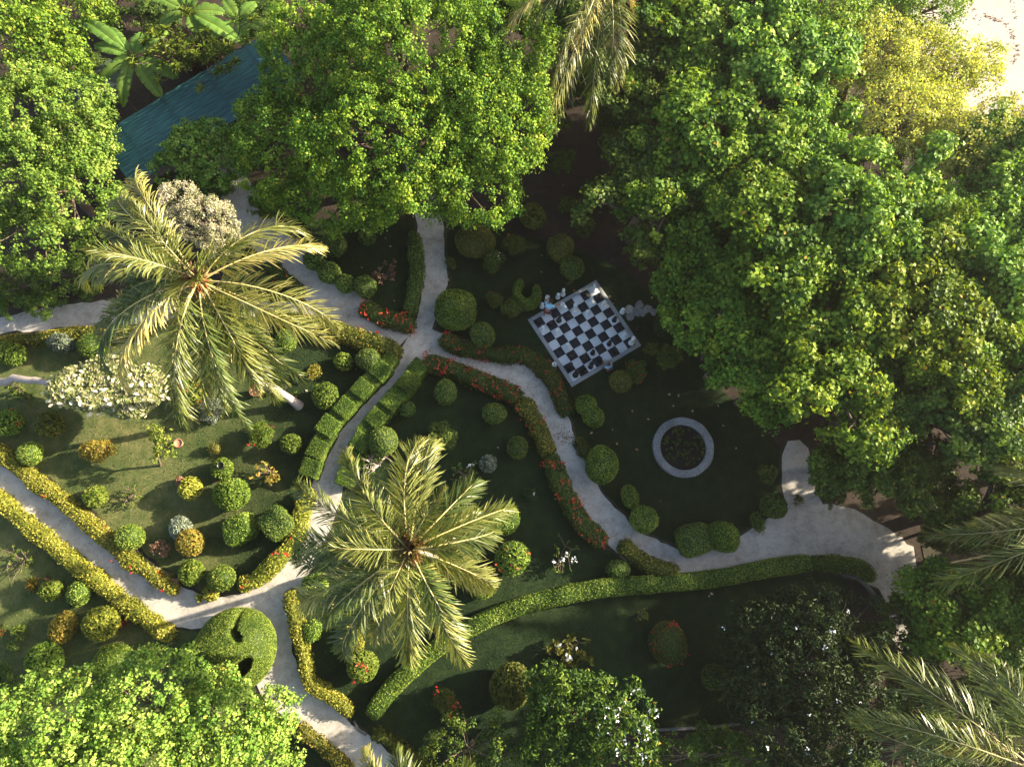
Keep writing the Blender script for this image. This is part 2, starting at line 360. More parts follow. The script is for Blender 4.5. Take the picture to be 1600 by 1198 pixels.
poly_sheet('beach',[P(*q)[:2] for q in [(1400,-120),(1415,-40),(1430,80),(1480,170),(1570,205),(1680,230),(1900,280),(2300,150),(2300,-160),(1470,-260)]],.01,M['sand'])

RIBBONS=[]
def ribbon(name,rows,z,mat,verge=True):
    if verge and mat is M['path']: ribbon('path_verge',[(a,b,w+9) for a,b,w in rows],z*.1+.0075,M['verge'],False); RIBBONS.pop()
    """rows: px,py,width in px at that place"""
    r=np.array([(*P(a,b)[:2],w/S(a,b)) for a,b,w in rows]); L=spline(r,.35); n=len(L); RIBBONS.append(L)
    t=unit(np.gradient(L[:,:2],axis=0)); nr=np.stack([-t[:,1],t[:,0]],1)
    s=np.arange(n); vv=1.6 if not verge else 1; j1=vv*(.05*np.sin(s*.9+1)+.04*np.sin(s*2.3)+rng.normal(size=n)*.02); j2=.05*np.sin(s*.8)+.04*np.sin(s*2.1+2)+rng.normal(size=n)*.015
    cols=5; V=[]
    for k in range(cols):
        f=k/(cols-1)-.5; w=L[:,2]*f+(j1 if k==0 else j2 if k==cols-1 else 0)
        V.append(np.c_[L[:,:2]+nr*w[:,None],np.full(n,z)])
    V=np.stack(V,1).reshape(-1,3)
    F=[(i*cols+k+1,i*cols+k,(i+1)*cols+k,(i+1)*cols+k+1) for i in range(n-1) for k in range(cols-1)]
    F=[f[::-1] for f in F]
    mb=MB(); mb.add(V,F); return struct(mb.build(name,mat))
ribbon('path',[(655,532,40),(600,512,44),(545,485,60),(500,448,58),(450,405,56),(405,355,56),(378,318,56),(340,262,56)],.012,M['path'])
ribbon('path',[(560,500,34),(500,490,28),(440,484,24),(360,484,30),(250,488,36),(140,490,40),(60,500,36),(0,510,26),(-120,535,26)],.018,M['path'])
ribbon('path',[(650,545,40),(664,500,28),(677,455,38),(679,410,36),(673,360,38),(662,310,38),(650,250,38)],.024,M['path'])
ribbon('path',[(640,530,44),(690,540,40),(760,563,40),(815,590,46),(850,630,46),(880,690,44),(903,745,42),(935,800,48),(985,848,50),(1045,878,48),(1110,882,52),(1180,864,70),(1240,845,90),(1310,842,104),(1370,868,94),(1405,886,84),(1432,888,66)],.030,M['path'])
ribbon('path',[(1275,862,120),(1262,815,78),(1250,770,52),(1245,730,46),(1243,700,38),(1241,688,20)],.036,M['path'])
ribbon('path',[(1375,860,80),(1395,905,56),(1402,950,38),(1420,1020,36)],.042,M['path'])
ribbon('path',[(662,525,36),(630,580,46),(590,632,50),(556,672,50),(530,710,50),(514,755,46),(500,805,50),(470,860,56),(440,910,66),(430,945,70)],.048,M['path'])
ribbon('path',[(455,940,56),(400,945,48),(330,955,44),(270,945,64),(215,905,66),(140,845,62),(70,790,60),(0,740,58),(-100,672,58)],.054,M['path'])
ribbon('path',[(420,930,60),(428,980,62),(428,1030,62),(445,1075,64),(490,1118,56),(545,1160,52),(600,1205,56),(680,1265,56)],.060,M['path'])
ribbon('path',[(1446,884,58),(1490,882,56),(1560,880,56),(1660,880,60)],.026,M['verge'])
ribbon('path',[(1010,310,36),(965,262,40),(940,240,40),(905,200,40)],.012,M['dirt'])

def grass():
    poly=np.array(lp); n=170000; lo=np.array([-27,-9.5]); hi=np.array([17,21]); q=rng.uniform(lo,hi,(n,2))
    x,y=q[:,0],q[:,1]; ins=np.zeros(n,bool); j=len(poly)-1
    for i in range(len(poly)):
        (xi,yi),(xj,yj)=poly[i],poly[j]
        if yi!=yj: ins^=((yi>y)!=(yj>y))&(x<(xj-xi)*(y-yi)/(yj-yi)+xi)
        j=i
    q=q[ins]
    ok=np.ones(len(q),bool)
    for L in RIBBONS:
        for k in range(0,len(L),2):
            ok&=((q[:,0]-L[k,0])**2+(q[:,1]-L[k,1])**2)>(L[k,2]*.5+.12)**2
    q=q[ok]; m=len(q); mb=MB(); d=unit(rng.normal(size=(m,3))*[.6,.6,.2]+[0,0,.75]); p=np.c_[q,np.full(m,.02)]
    add_leaves(mb,p+d*.02,rng.normal(size=(m,3)),.085,.22,T=d,var=np.clip(rng.normal(.5,.2,m)-np.clip((q[:,0]+10)*.04,-.25,.32),0,1),fold=0,droop=0)  # blade colour repeats the painted shade of the centre and sun of the west
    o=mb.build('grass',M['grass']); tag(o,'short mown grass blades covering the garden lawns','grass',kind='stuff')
grass()
# ---------------------------------------------------------------- trees
def limb_pts(a,b,sag=.15,n=6):
    a=np.array(a);b=np.array(b); t=np.linspace(0,1,n)[:,None]; p=a+(b-a)*t
    p[:,2]+=np.sin(t[:,0]*math.pi)*sag*np.linalg.norm(b-a); p[1:-1]+=rng.normal(size=(n-2,3))*.06*np.linalg.norm(b-a)*.3; return p
def tree(name,label,lobes,mat,leaf=.15,dens=1.0,base=None,trunk_r=.22,shape='dia',clump=.42,per=34,cat='tree',group=None,bark='bark',vmid=.45,flowers=None,width=.85,gap=0.0,tilt=.55,bare=0):
    """lobes: (px,py,zc,rx_px,ry_px,rz_m) seen places of the crown's big boughs"""
    Ls=[]
    for px,py,zc,rx,ry,rz in lobes:
        s=S(px,py,zc); c=P(px,py,zc); Ls.append((np.array(c),np.array([rx/s,ry/s,rz])))
    cen=np.mean([c for c,_ in Ls],0)
    if base is None: base=np.array([cen[0],cen[1]])
    root=thing(name,label,cat,(base[0],base[1],0),group); off=np.array([base[0],base[1],0])
    mb=MB(); tips=[]
    for li,(c,r) in enumerate(Ls):
        area=math.pi*r[0]*r[1]*2.2; n=int(area*dens*2.6)
        d=unit(rng.normal(size=(n*3,3))); d=d[d[:,2]>-.35][:n]; n=len(d)
        rad=rng.uniform(.62,1.02,n)**.7
        k=1+.22*snoise(d*np.array(r)*1.0+c,1.3,li+int(abs(c[0])*7))
        cc=c+d*r*(rad*k)[:,None]
        if gap>0:
            keep=snoise(cc,1.1,int(abs(c[1])*13))>-1+gap*1.2; cc=cc[keep]; d=d[keep]; n=len(cc)
        cr=clump*(.45+1.0*rng.random(n)**1.3); cv=rng.normal(size=n)*.14
        m=np.maximum(4,(per*(cr/clump)**2).astype(int)); idx=np.repeat(np.arange(n),m)
        q=unit(rng.normal(size=(len(idx),3))+d[idx]*.55+np.array([0,0,.55]))
        pos=cc[idx]+q*(cr[idx]*rng.uniform(.4,1.1,len(idx)))[:,None]*np.array([1,1,.8])+unit(rng.normal(size=(n,3)))[idx]*(rng.normal(size=len(idx))*cr[idx]*.3)[:,None]
        N=unit(q*.8+np.array([0,0,.35])+rng.normal(size=q.shape)*tilt*.85)
        T=q*np.array([1,1,.2])+rng.normal(size=q.shape)*.5-np.array([0,0,.25])
        v=np.clip(vmid+cv[idx]+rng.normal(size=len(idx))*.16,0,.93); v[rng.random(len(v))<.005]=1
        add_leaves(mb,pos-off,N,leaf,width,var=v,shape=shape,T=T,fold=.3,droop=.2)
        tips+= [cc[i] for i in rng.choice(n,min(n,10),replace=False)] if n else []
        Ls[li]=(c,r,cc)
    mb.build('crown',M[mat],root)
    tb=MB(); ztop=max(1.0,min(c[2]-r[2]*.5 for c,r,_ in Ls))
    t0=np.array([0,0,-.05]); t1=np.array([(cen[0]-off[0])*.5,(cen[1]-off[1])*.5,ztop*.8])
    tp=limb_pts(t0,t1,0,6); tube(tb,tp,np.linspace(trunk_r,trunk_r*.7,6),9)
    tb.build('trunk',M[bark],root,True)
    for c,r,cc in Ls:
        lb=MB(); e=c-off; pl=limb_pts(t1,e,.05,6); tube(lb,pl,np.linspace(trunk_r*.6,trunk_r*.25,6),7)
        for i in rng.choice(len(cc),min(len(cc),9+bare),replace=False):
            j=rng.integers(2,6); tube(lb,limb_pts(pl[j],cc[i]-off,.04,5),np.linspace(trunk_r*.22,.012,5),5,cap=False)
        lb.build('branch',M[bark],root,True)
    if flowers:
        fm,cnt,sz,place=flowers; fb=MB(); allc=np.concatenate([x[2] for x in Ls])
        if place is not None:
            pc=np.array(P(*place[:3])); dd=np.linalg.norm(allc[:,:2]-pc[:2],axis=1); near=allc[dd<place[3]]; allc=near if len(near)>3 else allc
        ii=rng.integers(0,len(allc),cnt); pp=allc[ii]+rng.normal(size=(cnt,3))*clump*.45+np.array([0,0,clump*.75])
        pp=np.repeat(pp,4,0)+rng.normal(size=(cnt*4,3))*sz*.45
        add_leaves(fb,pp-off,np.array([0,0,1.])+rng.normal(size=pp.shape)*.4,sz,.7,var=rng.random(len(pp)))
        b=fb.build('blossom',M[fm],root); b['kind']='stuff'
    return root

FG='broadleaf trees of the wood beside the beach'
tree('broadleaf_tree','huge round-crowned green tree overhanging the north path beside the teal roof',
     [(510,110,5.6,105,110,2.3),(640,80,7.2,150,105,2.8),(765,180,6.3,95,115,2.4),(610,235,6.4,150,95,2.4),(440,225,4.6,72,90,2.0),(545,310,3.9,125,52,1.7),(735,295,4.2,85,62,1.8),(790,80,6,75,80,2)],'tree',leaf=.12,dens=2.2,trunk_r=.4,clump=.36,per=62,group=None,vmid=.5)
F=[(1010,300,5.2,75,110,2.0,'tree_deep','deep green tree overhanging the bare earth north of the chessboard'),
 (1120,190,6.4,105,120,2.4,'tree','green tree in the wood below the drooping palm'),
 (1110,405,5.0,105,75,2.0,'tree','spreading tree reaching over the stepping stones by the chessboard'),
 (1160,520,5.2,115,90,2.1,'tree','bright clumpy tree leaning over the lawn between chessboard and stone ring'),
 (1235,370,7.0,120,120,2.6,'tree','tall green tree standing inland of the chessboard trees'),
 (1205,590,5.0,75,70,1.9,'tree','rounded tree above the mouth of the short spur path'),
 (1310,560,6.8,115,110,2.5,'tree_warm','tall mid-green tree behind the spur path'),
 (1335,712,4.6,68,62,1.8,'tree_deep','low dark tree overhanging the spur path and the wide path'),
 (1422,738,4.8,74,62,1.9,'tree_deep','dark tree at the edge of the wide sandy path'),
 (1420,470,7.2,115,115,2.6,'tree_warm','tall leafy tree in the middle of the wood'),
 (1375,300,7.4,120,105,2.6,'tree_lime','leafy green tree next to the yellowing trees'),
 (1510,640,6.2,100,120,2.3,'tree_deep','deep green tree behind the grey-green palm fronds'),
 (1535,410,7.0,105,110,2.5,'tree_lime','pale yellow-green tree among the greener wood'),
 (1080,50,6.2,125,85,2.3,'tree','green tree right beside the drooping palm'),
 (1230,90,6.8,105,100,2.4,'tree_lime','lime-green tree bordering the yellowing trees inland'),
 (1590,790,5.5,90,90,2.2,'tree_deep','dark tree over the sandy track leaving the garden'),
 (895,40,5.0,70,60,2.0,'tree_deep','shaded tree behind the hanging palm fronds'),
 (1530,965,4.4,110,80,1.9,'tree','green tree south of the sandy track near the large palm'),
 (1440,960,3.0,60,55,1.4,'tree_deep','low dark green tree beside the end of the wide path'),
 (1590,250,6.2,90,90,2.2,'tree_lime','pale green tree between the yellowing trees and the pale tree')]
def crown_proto(seed,leaf=.165,gap=.6):
    """a crown about 3 m in radius at 6 m height, with trunk and branches; shared by the wood's trees"""
    mb=MB(); cs=[]
    lob=[(np.array([rng.normal()*.3,rng.normal()*.3,5.6]),np.array([1.9,1.9,1.25]))]
    for k in range(14):
        a=k*2.4+rng.uniform(-.4,.4); d=rng.uniform(.9,2.35); lob.append((np.array([math.cos(a)*d,math.sin(a)*d,rng.uniform(4.9,6.5)-.12*d]),np.array([1,1,.8])*rng.uniform(.6,1.2)))
    for c,r in lob:
        n=int(r[0]*r[1]*15)+3; d=unit(rng.normal(size=(n*2,3))); d=d[d[:,2]>-.5][:n]; n=len(d)
        cc=c+d*r*(rng.uniform(.45,1.15,n)**.8)[:,None]; keep=snoise(cc,1.9,seed)>-1+gap*1.3; cc=cc[keep]; d=d[keep]; n=len(cc)
        if n==0: cs.append(c[None]); continue
        cr=.2+.42*rng.random(n)**1.4; m=(105*(cr/.42)**2).astype(int)+6; idx=np.repeat(np.arange(n),m)
        ax=unit(rng.normal(size=(n,3))+[0,0,.3]); st=rng.uniform(.5,1.3,(n,1))
        q=unit(rng.normal(size=(len(idx),3))+d[idx]*.5+[0,0,.5]); pos=cc[idx]+q*(cr[idx]*rng.uniform(.35,1.1,len(idx)))[:,None]*[1,1,.75]+(ax*st)[idx]*(rng.normal(size=len(idx))*cr[idx]*.35)[:,None]
        N=unit(q*.8+[0,0,.3]+rng.normal(size=q.shape)*.42); T=q*[1,1,.2]+rng.normal(size=q.shape)*.5-[0,0,.25]
        cv=rng.normal(size=n)*.12; v=np.clip(.45+cv[idx]+rng.normal(size=len(idx))*.16,0,.93); v[rng.random(len(v))<.006]=1
        add_leaves(mb,pos,N,leaf,.85,var=v,shape='dia',T=T,fold=.3,droop=.18); cs.append(cc)
    o1=mb.build('crown',M['tree']); tb=MB(); tube(tb,limb_pts((0,0,-.05),(.1,.1,3.6),0,7),np.linspace(.26,.18,7),9); o2=tb.build('trunk',M['bark'],None,True); lb=MB()
    for (c,r),cc in zip(lob,cs):
        pl=limb_pts((.1,.1,3.5),c,.06,6); tube(lb,pl,np.linspace(.13,.05,6),6,cap=False)
        for i in rng.choice(len(cc),min(8,len(cc)),replace=False): tube(lb,limb_pts(pl[rng.integers(2,6)],cc[i],.04,5),np.linspace(.04,.012,5),4,cap=False)
    o3=lb.build('branch',M['bark'],None,True); ms=[o.data for o in(o1,o2,o3)]
    for o in(o1,o2,o3): bpy.data.objects.remove(o)
    return ms
PROTO=[crown_proto(k) for k in range(5)]
def wood_tree(label,px,py,zc,rx,ry,rz,mat,k,group):
    c=P(px,py,zc); s_=S(px,py,zc); root=thing('broadleaf_tree',label,'tree',(c.x,c.y,0),group,rz=rng.uniform(0,6.28))
    r=(rx+ry)/2/s_; root.scale=(r/3.0*1.08,r/3.0*1.08,(zc+.1)/6.0)
    for nm,me_,mm in zip(('crown','trunk','branch'),PROTO[k%5],(M[mat],M['bark'],M['bark'])):
        o=bpy.data.objects.new(nm,me_); C.objects.link(o); o.parent=root
        o.material_slots[0].link='OBJECT'; o.material_slots[0].material=mm
for i,(a,b,z,rx,ry,rz,m,l) in enumerate(F+[(1290,215,6.2,90,80,2,'tree_lime','green tree just inland of the thin-crowned yellowing tree'),(1330,420,6.8,90,90,2,'tree','leafy tree filling the heart of the wood'),(1060,300,5.6,85,85,2,'tree','tree standing between the bare earth and the wood'),(1180,300,6.6,90,90,2,'tree','tall leafy tree behind the bare earth'),(1480,560,6.8,90,90,2,'tree_warm','leafy tree beside the deep green tree of the wood'),(1600,560,6.6,90,90,2,'tree','leafy tree behind the thin palm fronds'),(1000,-20,6.0,110,70,2,'tree_deep','tree standing behind the drooping palm'),(1180,-20,6.4,110,80,2,'tree','tree north of the wood near the drooping palm'),(760,-20,6.0,110,70,2,'tree_deep','tree rising behind the huge round-crowned tree'),(600,-40,6.2,120,80,2,'tree_deep','deep green tree behind the huge round-crowned tree'),(1390,625,5.8,85,85,2,'tree_deep','dark tree filling the wood above the wide path'),
 (1740,300,7,120,120,2,'tree','green tree of the wood east of the pale tree'),(1740,560,6.6,120,120,2,'tree','green tree of the wood east of the palm'),(1790,820,6.4,120,120,2,'tree','green tree of the wood south-east of the sandy track'),(1760,1000,5.6,110,110,2,'tree','green tree east of the large palm'),(1500,795,3.2,60,46,2,'tree_deep','low dark tree leaning over the mouth of the sandy track'),(1650,865,3.6,80,75,2,'tree_deep','low tree along the far side of the sandy track'),(1660,730,4.4,90,90,2,'tree_deep','dense tree behind the thin palm fronds by the track'),(1590,880,2.2,45,40,2,'tree_deep','low bush overgrowing the sandy track'),(1000,130,5.2,75,85,2,'tree_deep','deep green tree right below the hanging fronds'),(900,110,3.0,55,60,2,'tree_deep','low tree in the shade beneath the hanging fronds'),(1570,335,6.4,85,70,2,'tree_lime','pale tree filling the wood behind the yellowing trees'),(1450,370,7.0,80,75,2,'tree_warm','warm green tree in front of the pale trees of the wood'),(1560,500,6.6,80,80,2,'tree_warm','warm green tree beside the pale tree of the wood')]):
    wood_tree(l,a,b,z,rx*1.1,ry*1.1,rz,m,i,FG)
for a,b,z,rx,ry,rz,l in [(1360,90,5.6,120,85,2.0,'thin-crowned yellowing tree standing back from the bright sand'),(1465,120,5.2,95,75,1.9,'golden-yellow thin-crowned tree at the edge of the bright sand'),(1570,205,4.8,80,45,1.6,'small sparse yellow tree at the corner of the beach'),(1420,10,5.6,90,60,1.8,'sparse yellow-green tree touching the beach edge'),(1295,40,5.8,90,80,1.9,'yellow-green thin tree furthest inland of the yellowing group'),(1400,185,5.6,105,62,1.8,'pale yellowing tree overlapping the green wood'),(1510,240,5.6,105,60,1.8,'pale yellowing tree below the small sparse yellow tree')]:
    sub=[(a,b,z,rx*.7,ry*.7,rz)]+[(a+math.cos(k*2.1)*rx*.5,b+math.sin(k*2.1)*ry*.5,z-.4,rx*.5,ry*.5,rz*.8) for k in range(3)]
    tree('yellowing_tree',l,sub,'tree_yellow' if b>50 else 'tree_lime',leaf=.13,dens=1.7,trunk_r=.16,group='yellowing trees by the beach',clump=.4,per=30,gap=.2,bare=14,vmid=.5)
BG='undergrowth bushes in the shade of the trees'
for i,(a,b,z,r,l) in enumerate([(170,10,1.6,45,'dark bush behind the first banana plant'),(250,5,1.8,50,'dark bush behind the second banana plant'),(130,110,1.5,40,'bush squeezed between the leafy trees and the grey lean-to'),(330,60,1.5,40,'bush under the narrow-leaved shrub'),(400,20,1.6,50,'shaded bush behind the shed roof end'),
 (900,130,1.3,35,'undergrowth bush below the hanging fronds'),(860,190,1.2,28,'undergrowth bush beside the huge tree on bare earth'),(960,190,1.3,38,'undergrowth bush between palm and wood'),(880,250,1.0,22,'small undergrowth bush on the bare earth'),(1300,170,1.8,50,'undergrowth bush below the inland yellowing tree'),(1400,215,1.8,55,'undergrowth bush between yellowing tree and wood'),(1490,240,1.8,55,'undergrowth bush below the golden tree'),(1250,170,1.8,45,'undergrowth bush in the gap inland of the yellowing trees'),(1570,280,1.8,50,'undergrowth bush below the small sparse yellow tree'),
 (1370,1010,1.4,38,'undergrowth bush by the end of the dark kerb'),(1420,1110,1.4,45,'undergrowth bush under the large palm'),(1490,1170,1.4,50,'undergrowth bush below the broad palm fronds'),(1560,1110,1.5,55,'undergrowth bush behind the broad palm fronds'),(1340,1190,1.3,45,'undergrowth bush beside the dark plumeria'),(1590,1050,1.6,50,'undergrowth bush next to the green tree by the large palm'),(1090,1172,1.1,36,'undergrowth bush along the thin concrete kerb'),(1150,1168,1.1,34,'undergrowth bush where the thin kerb ends'),(1030,1185,1.0,30,'undergrowth bush between the kerb and the blossoming plumeria'),
 (330,295,1.6,36,'bush at the lower eave of the teal roof'),(228,288,1.5,26,'bush at the near corner of the teal roof'),(268,288,1.6,30,'bush half way along the lower eave of the teal roof'),(250,300,1.2,30,'bush below the teal roof behind the leaning palm'),(410,320,1.2,26,'bush beside the upper end of the north-west path'),(60,465,1.0,34,'bush above the west path in deep shade'),(140,445,1.0,30,'bush above the west path near the leaning palm'),(10,470,1.0,30,'bush at the far end of the west path'),(185,320,1.2,30,'bush between the sunlit tree and the shed'),(0,1080,1.2,40,'bush almost hidden under the lime tree'),(1470,905,1.0,24,'bush on the edge of the sandy track'),(1462,832,1.3,30,'bush filling the corner between wide path and sandy track'),(1302,772,1.1,22,'bush in the angle between spur path and wide path'),(930,300,1.0,22,'small bush below the deep green edge tree'),(985,240,1.2,28,'bush beside the short earth path'),(1000,395,1.1,24,'bush under the edge trees above the chessboard'),(1045,560,1.1,22,'bush in deep shade beyond the white king corner of the chessboard')]):
    wood_tree(l,a,b,z,r,r,1,'clip_dark' if i%3 else 'tree_deep',i,BG)
for o in C.objects:
    if o.get('group')==BG: o.name='undergrowth_bush'; o['category']='bush'
# left and bottom trees
tree('leafy_tree','sunlit yellow-green tree beside the teal roof and banana plants',[(70,190,5.2,100,90,2.2),(30,270,5.0,80,80,2),(110,300,4.6,65,75,1.9),(60,380,3.8,85,50,1.6),(120,230,4.6,60,70,1.8)],'tree_lime',leaf=.12,dens=2.1,clump=.32,per=50,trunk_r=.3,vmid=.5)
tree('leafy_tree','darker green tree behind the sunlit yellow-green tree',[(20,60,5.2,80,60,2),(95,105,4.4,50,60,1.7),(20,10,5.5,60,40,1.8),(110,20,4.0,70,40,1.5)],'tree',leaf=.15,dens=1.8,clump=.38,per=38,trunk_r=.25,vmid=.5)
tree('leafy_tree','bright lime tree spreading beside the twin-hole dome topiary',[(90,1130,5.4,110,75,2.0),(230,1090,5.2,100,75,1.9),(335,1130,4.8,95,62,1.8),(170,1190,5.6,150,60,2),(360,1190,5.2,110,50,1.8),(425,1115,4.0,42,30,1.1)],'tree_lime',leaf=.125,dens=3.0,clump=.32,per=52,trunk_r=.3,vmid=.58)
tree('shade_tree','small dark green tree beside the white-blossomed tree',[(730,1165,2.6,62,50,1.4),(700,1185,2.2,45,30,1.1),(770,1185,2.3,40,35,1.1)],'tree_deep',leaf=.10,dens=1.6,clump=.26,per=30,trunk_r=.12)
tree('plumeria_tree','plumeria tree with clusters of white blossom beside the long smooth hedge lawn',[(900,1110,3.2,75,60,1.4),(960,1140,3.4,65,70,1.5),(880,1170,3.0,70,45,1.3),(860,1080,2.6,40,35,1.0)],'tree_deep',leaf=.22,dens=2.2,clump=.34,per=22,trunk_r=.14,width=.4,shape='dia',flowers=('white_fl',62,.085,(985,1125,3.6,1.5)),vmid=.36)
tree('plumeria_tree','dark glossy plumeria tree dotted with a few white blossoms',[(1195,985,3.2,62,55,1.0),(1265,965,3.7,60,50,1.1),(1325,985,3.2,50,55,1.0),(1185,1070,3.1,55,60,1.0),(1255,1050,3.9,60,60,1.1),(1320,1075,3.3,55,60,1.0),(1225,1140,3.0,60,50,.9),(1300,1150,3.2,65,55,1.0)],'tree_dark',leaf=.2,dens=2.4,clump=.34,per=30,gap=.25,trunk_r=.2,width=.4,flowers=('white_fl',26,.09,None),vmid=.45)
tree('shade_tree','low bushy green tree along the kerb below the plumeria lawn',[(1070,1180,1.8,70,32,1.1),(1140,1175,1.7,60,35,1.0),(1190,1185,1.8,50,30,1)],'tree_deep',leaf=.10,dens=1.4,clump=.28,per=26,trunk_r=.1)
tree('understorey_tree','dark bushy understorey tree between the dark plumeria and the large palm',[(1390,1080,2.4,60,60,1.3),(1400,1160,2.4,70,50,1.3),(1460,1050,2.6,60,40,1.2)],'tree_dark',leaf=.14,dens=1.1,clump=.3,per=22,trunk_r=.12)
tree('yellow_green_tree','small yellow-green tree overlapping the lower edge of the teal roof',[(305,230,3.6,44,38,1.0),(345,262,3.2,42,36,.9),(275,262,2.9,34,28,.8),(335,215,3.4,34,28,.8)],'tree_lime',leaf=.13,dens=3.2,clump=.26,per=30,trunk_r=.1,vmid=.5)
tree('understorey_tree','dark bushy shrub tree under the sunlit yellow-green tree above the west path',[(30,450,1.6,60,28,.9),(95,430,1.5,50,26,.9),(0,430,1.6,50,28,.9)],'clip_dark',leaf=.09,dens=2.0,clump=.26,per=30,trunk_r=.08)
tree('pale_flowering_tree','cream-plumed flowering tree behind the leaning palm',[(312,345,6.4,52,42,1.2),(350,378,6.0,36,28,1.0),(280,318,6.0,38,30,1.0)],'cream_flower',leaf=.075,dens=5,clump=.2,per=60,trunk_r=.1,vmid=.45,width=.6)

# cream tree with big leaves, each a piece of its own
def cream_tree():
    base=P(-30,600,0); root=thing('cream_leaved_tree','tree with very pale cream leaves on a sideways-leaning bare trunk',"tree",base)
    c=np.array(P(172,604,2.6)); s=S(172,604,2.6); o=np.array(base)
    tb=MB(); a=np.array([0,0,-.05]); e=np.array(P(75,598,2.0))-o
    tube(tb,limb_pts(a,e,.06,8),np.linspace(.24,.16,8),9); tube(tb,limb_pts(e,c-o,.02,6),np.linspace(.15,.05,6),7)
    tb.build('trunk',M['pale_bark'],root,True)
    mb=MB(); PN=[(lambda V_,F_: sample(V_,F_,230))(*ellipsoid((a_/s*.85,b_/s*.85,.42),np.array(P(x_,y_,2.55))-c,nu=14,nv=8,noise=.15,nk=3,seed=int(x_))) for x_,y_,a_,b_ in((112,602,44,38),(168,586,58,36),(228,606,42,40),(200,632,46,26),(150,622,50,26))]; p_=np.concatenate([a_ for a_,_ in PN]); n_=np.concatenate([b_ for _,b_ in PN]); add_leaves(mb,p_+(c-o),unit(n_+rng.normal(size=n_.shape)*.5+[.2,0,.4]),.2,.65,var=np.clip(rng.normal(.2,.25,len(p_)),0,1),shape='hex'); mb.build('foliage',M['cream_leaf'],root)['kind']='stuff'
    me=None; r=np.array([98/s,52/s,.7])
    for i in range(298):
        d=unit(rng.normal(size=(1,3)))[0]; d[2]=abs(d[2])*.9-.1
        lb=[(112,602,44,38),(168,586,58,36),(228,606,42,40),(200,632,46,26),(150,622,50,26)][int(rng.choice(5,p=[.2,.27,.22,.14,.17]))]; p=np.array(P(lb[0],lb[1],2.6))+d*np.array([lb[2]/s,lb[3]/s,.65])*rng.uniform(.5,1.05)-o
        if me is None:
            mb=MB()
            xs=[(0,0,0),(.10,.085,.02),(.22,.10,.02),(.34,.06,.0),(.40,0,-.04),(.34,-.06,.0),(.22,-.10,.02),(.10,-.075,.02),(.12,0,-.01),(.25,0,-.012)]
            mb.add(xs,[(0,8,1,1),][:0] or [(1,8,9,2),(2,9,4,3),(8,7,6,9),(9,6,5,4)],.7); 
            mb.add([xs[0],xs[8],xs[1],xs[7]],[(0,1,2),(0,3,1)],.5)
            lf=mb.build('leaf',M['cream_leaf'],root); me=lf.data
            mev=[me]
            for vv in(.15,.4,.9):
                m2=me.copy(); m2.attributes['var'].data.foreach_set('value',np.full(len(m2.polygons),vv,np.float32)); mev.append(m2)
        else:
            lf=bpy.data.objects.new('leaf',mev[int(rng.choice(4,p=[.35,.13,.22,.3]))]); C.objects.link(lf); lf.parent=root
        N=unit((d*.6+np.array([.35,.1,.6])+rng.normal(size=3)*.35)[None])[0]; t=unit(np.cross(N,rng.normal(size=3))[None])[0]; b=np.cross(N,t)
        lf.matrix_local=Matrix(((t[0],b[0],N[0],p[0]),(t[1],b[1],N[1],p[1]),(t[2],b[2],N[2],p[2]),(0,0,0,1)))@Matrix.Scale(float(rng.uniform(.5,.9)),4)
cream_tree()

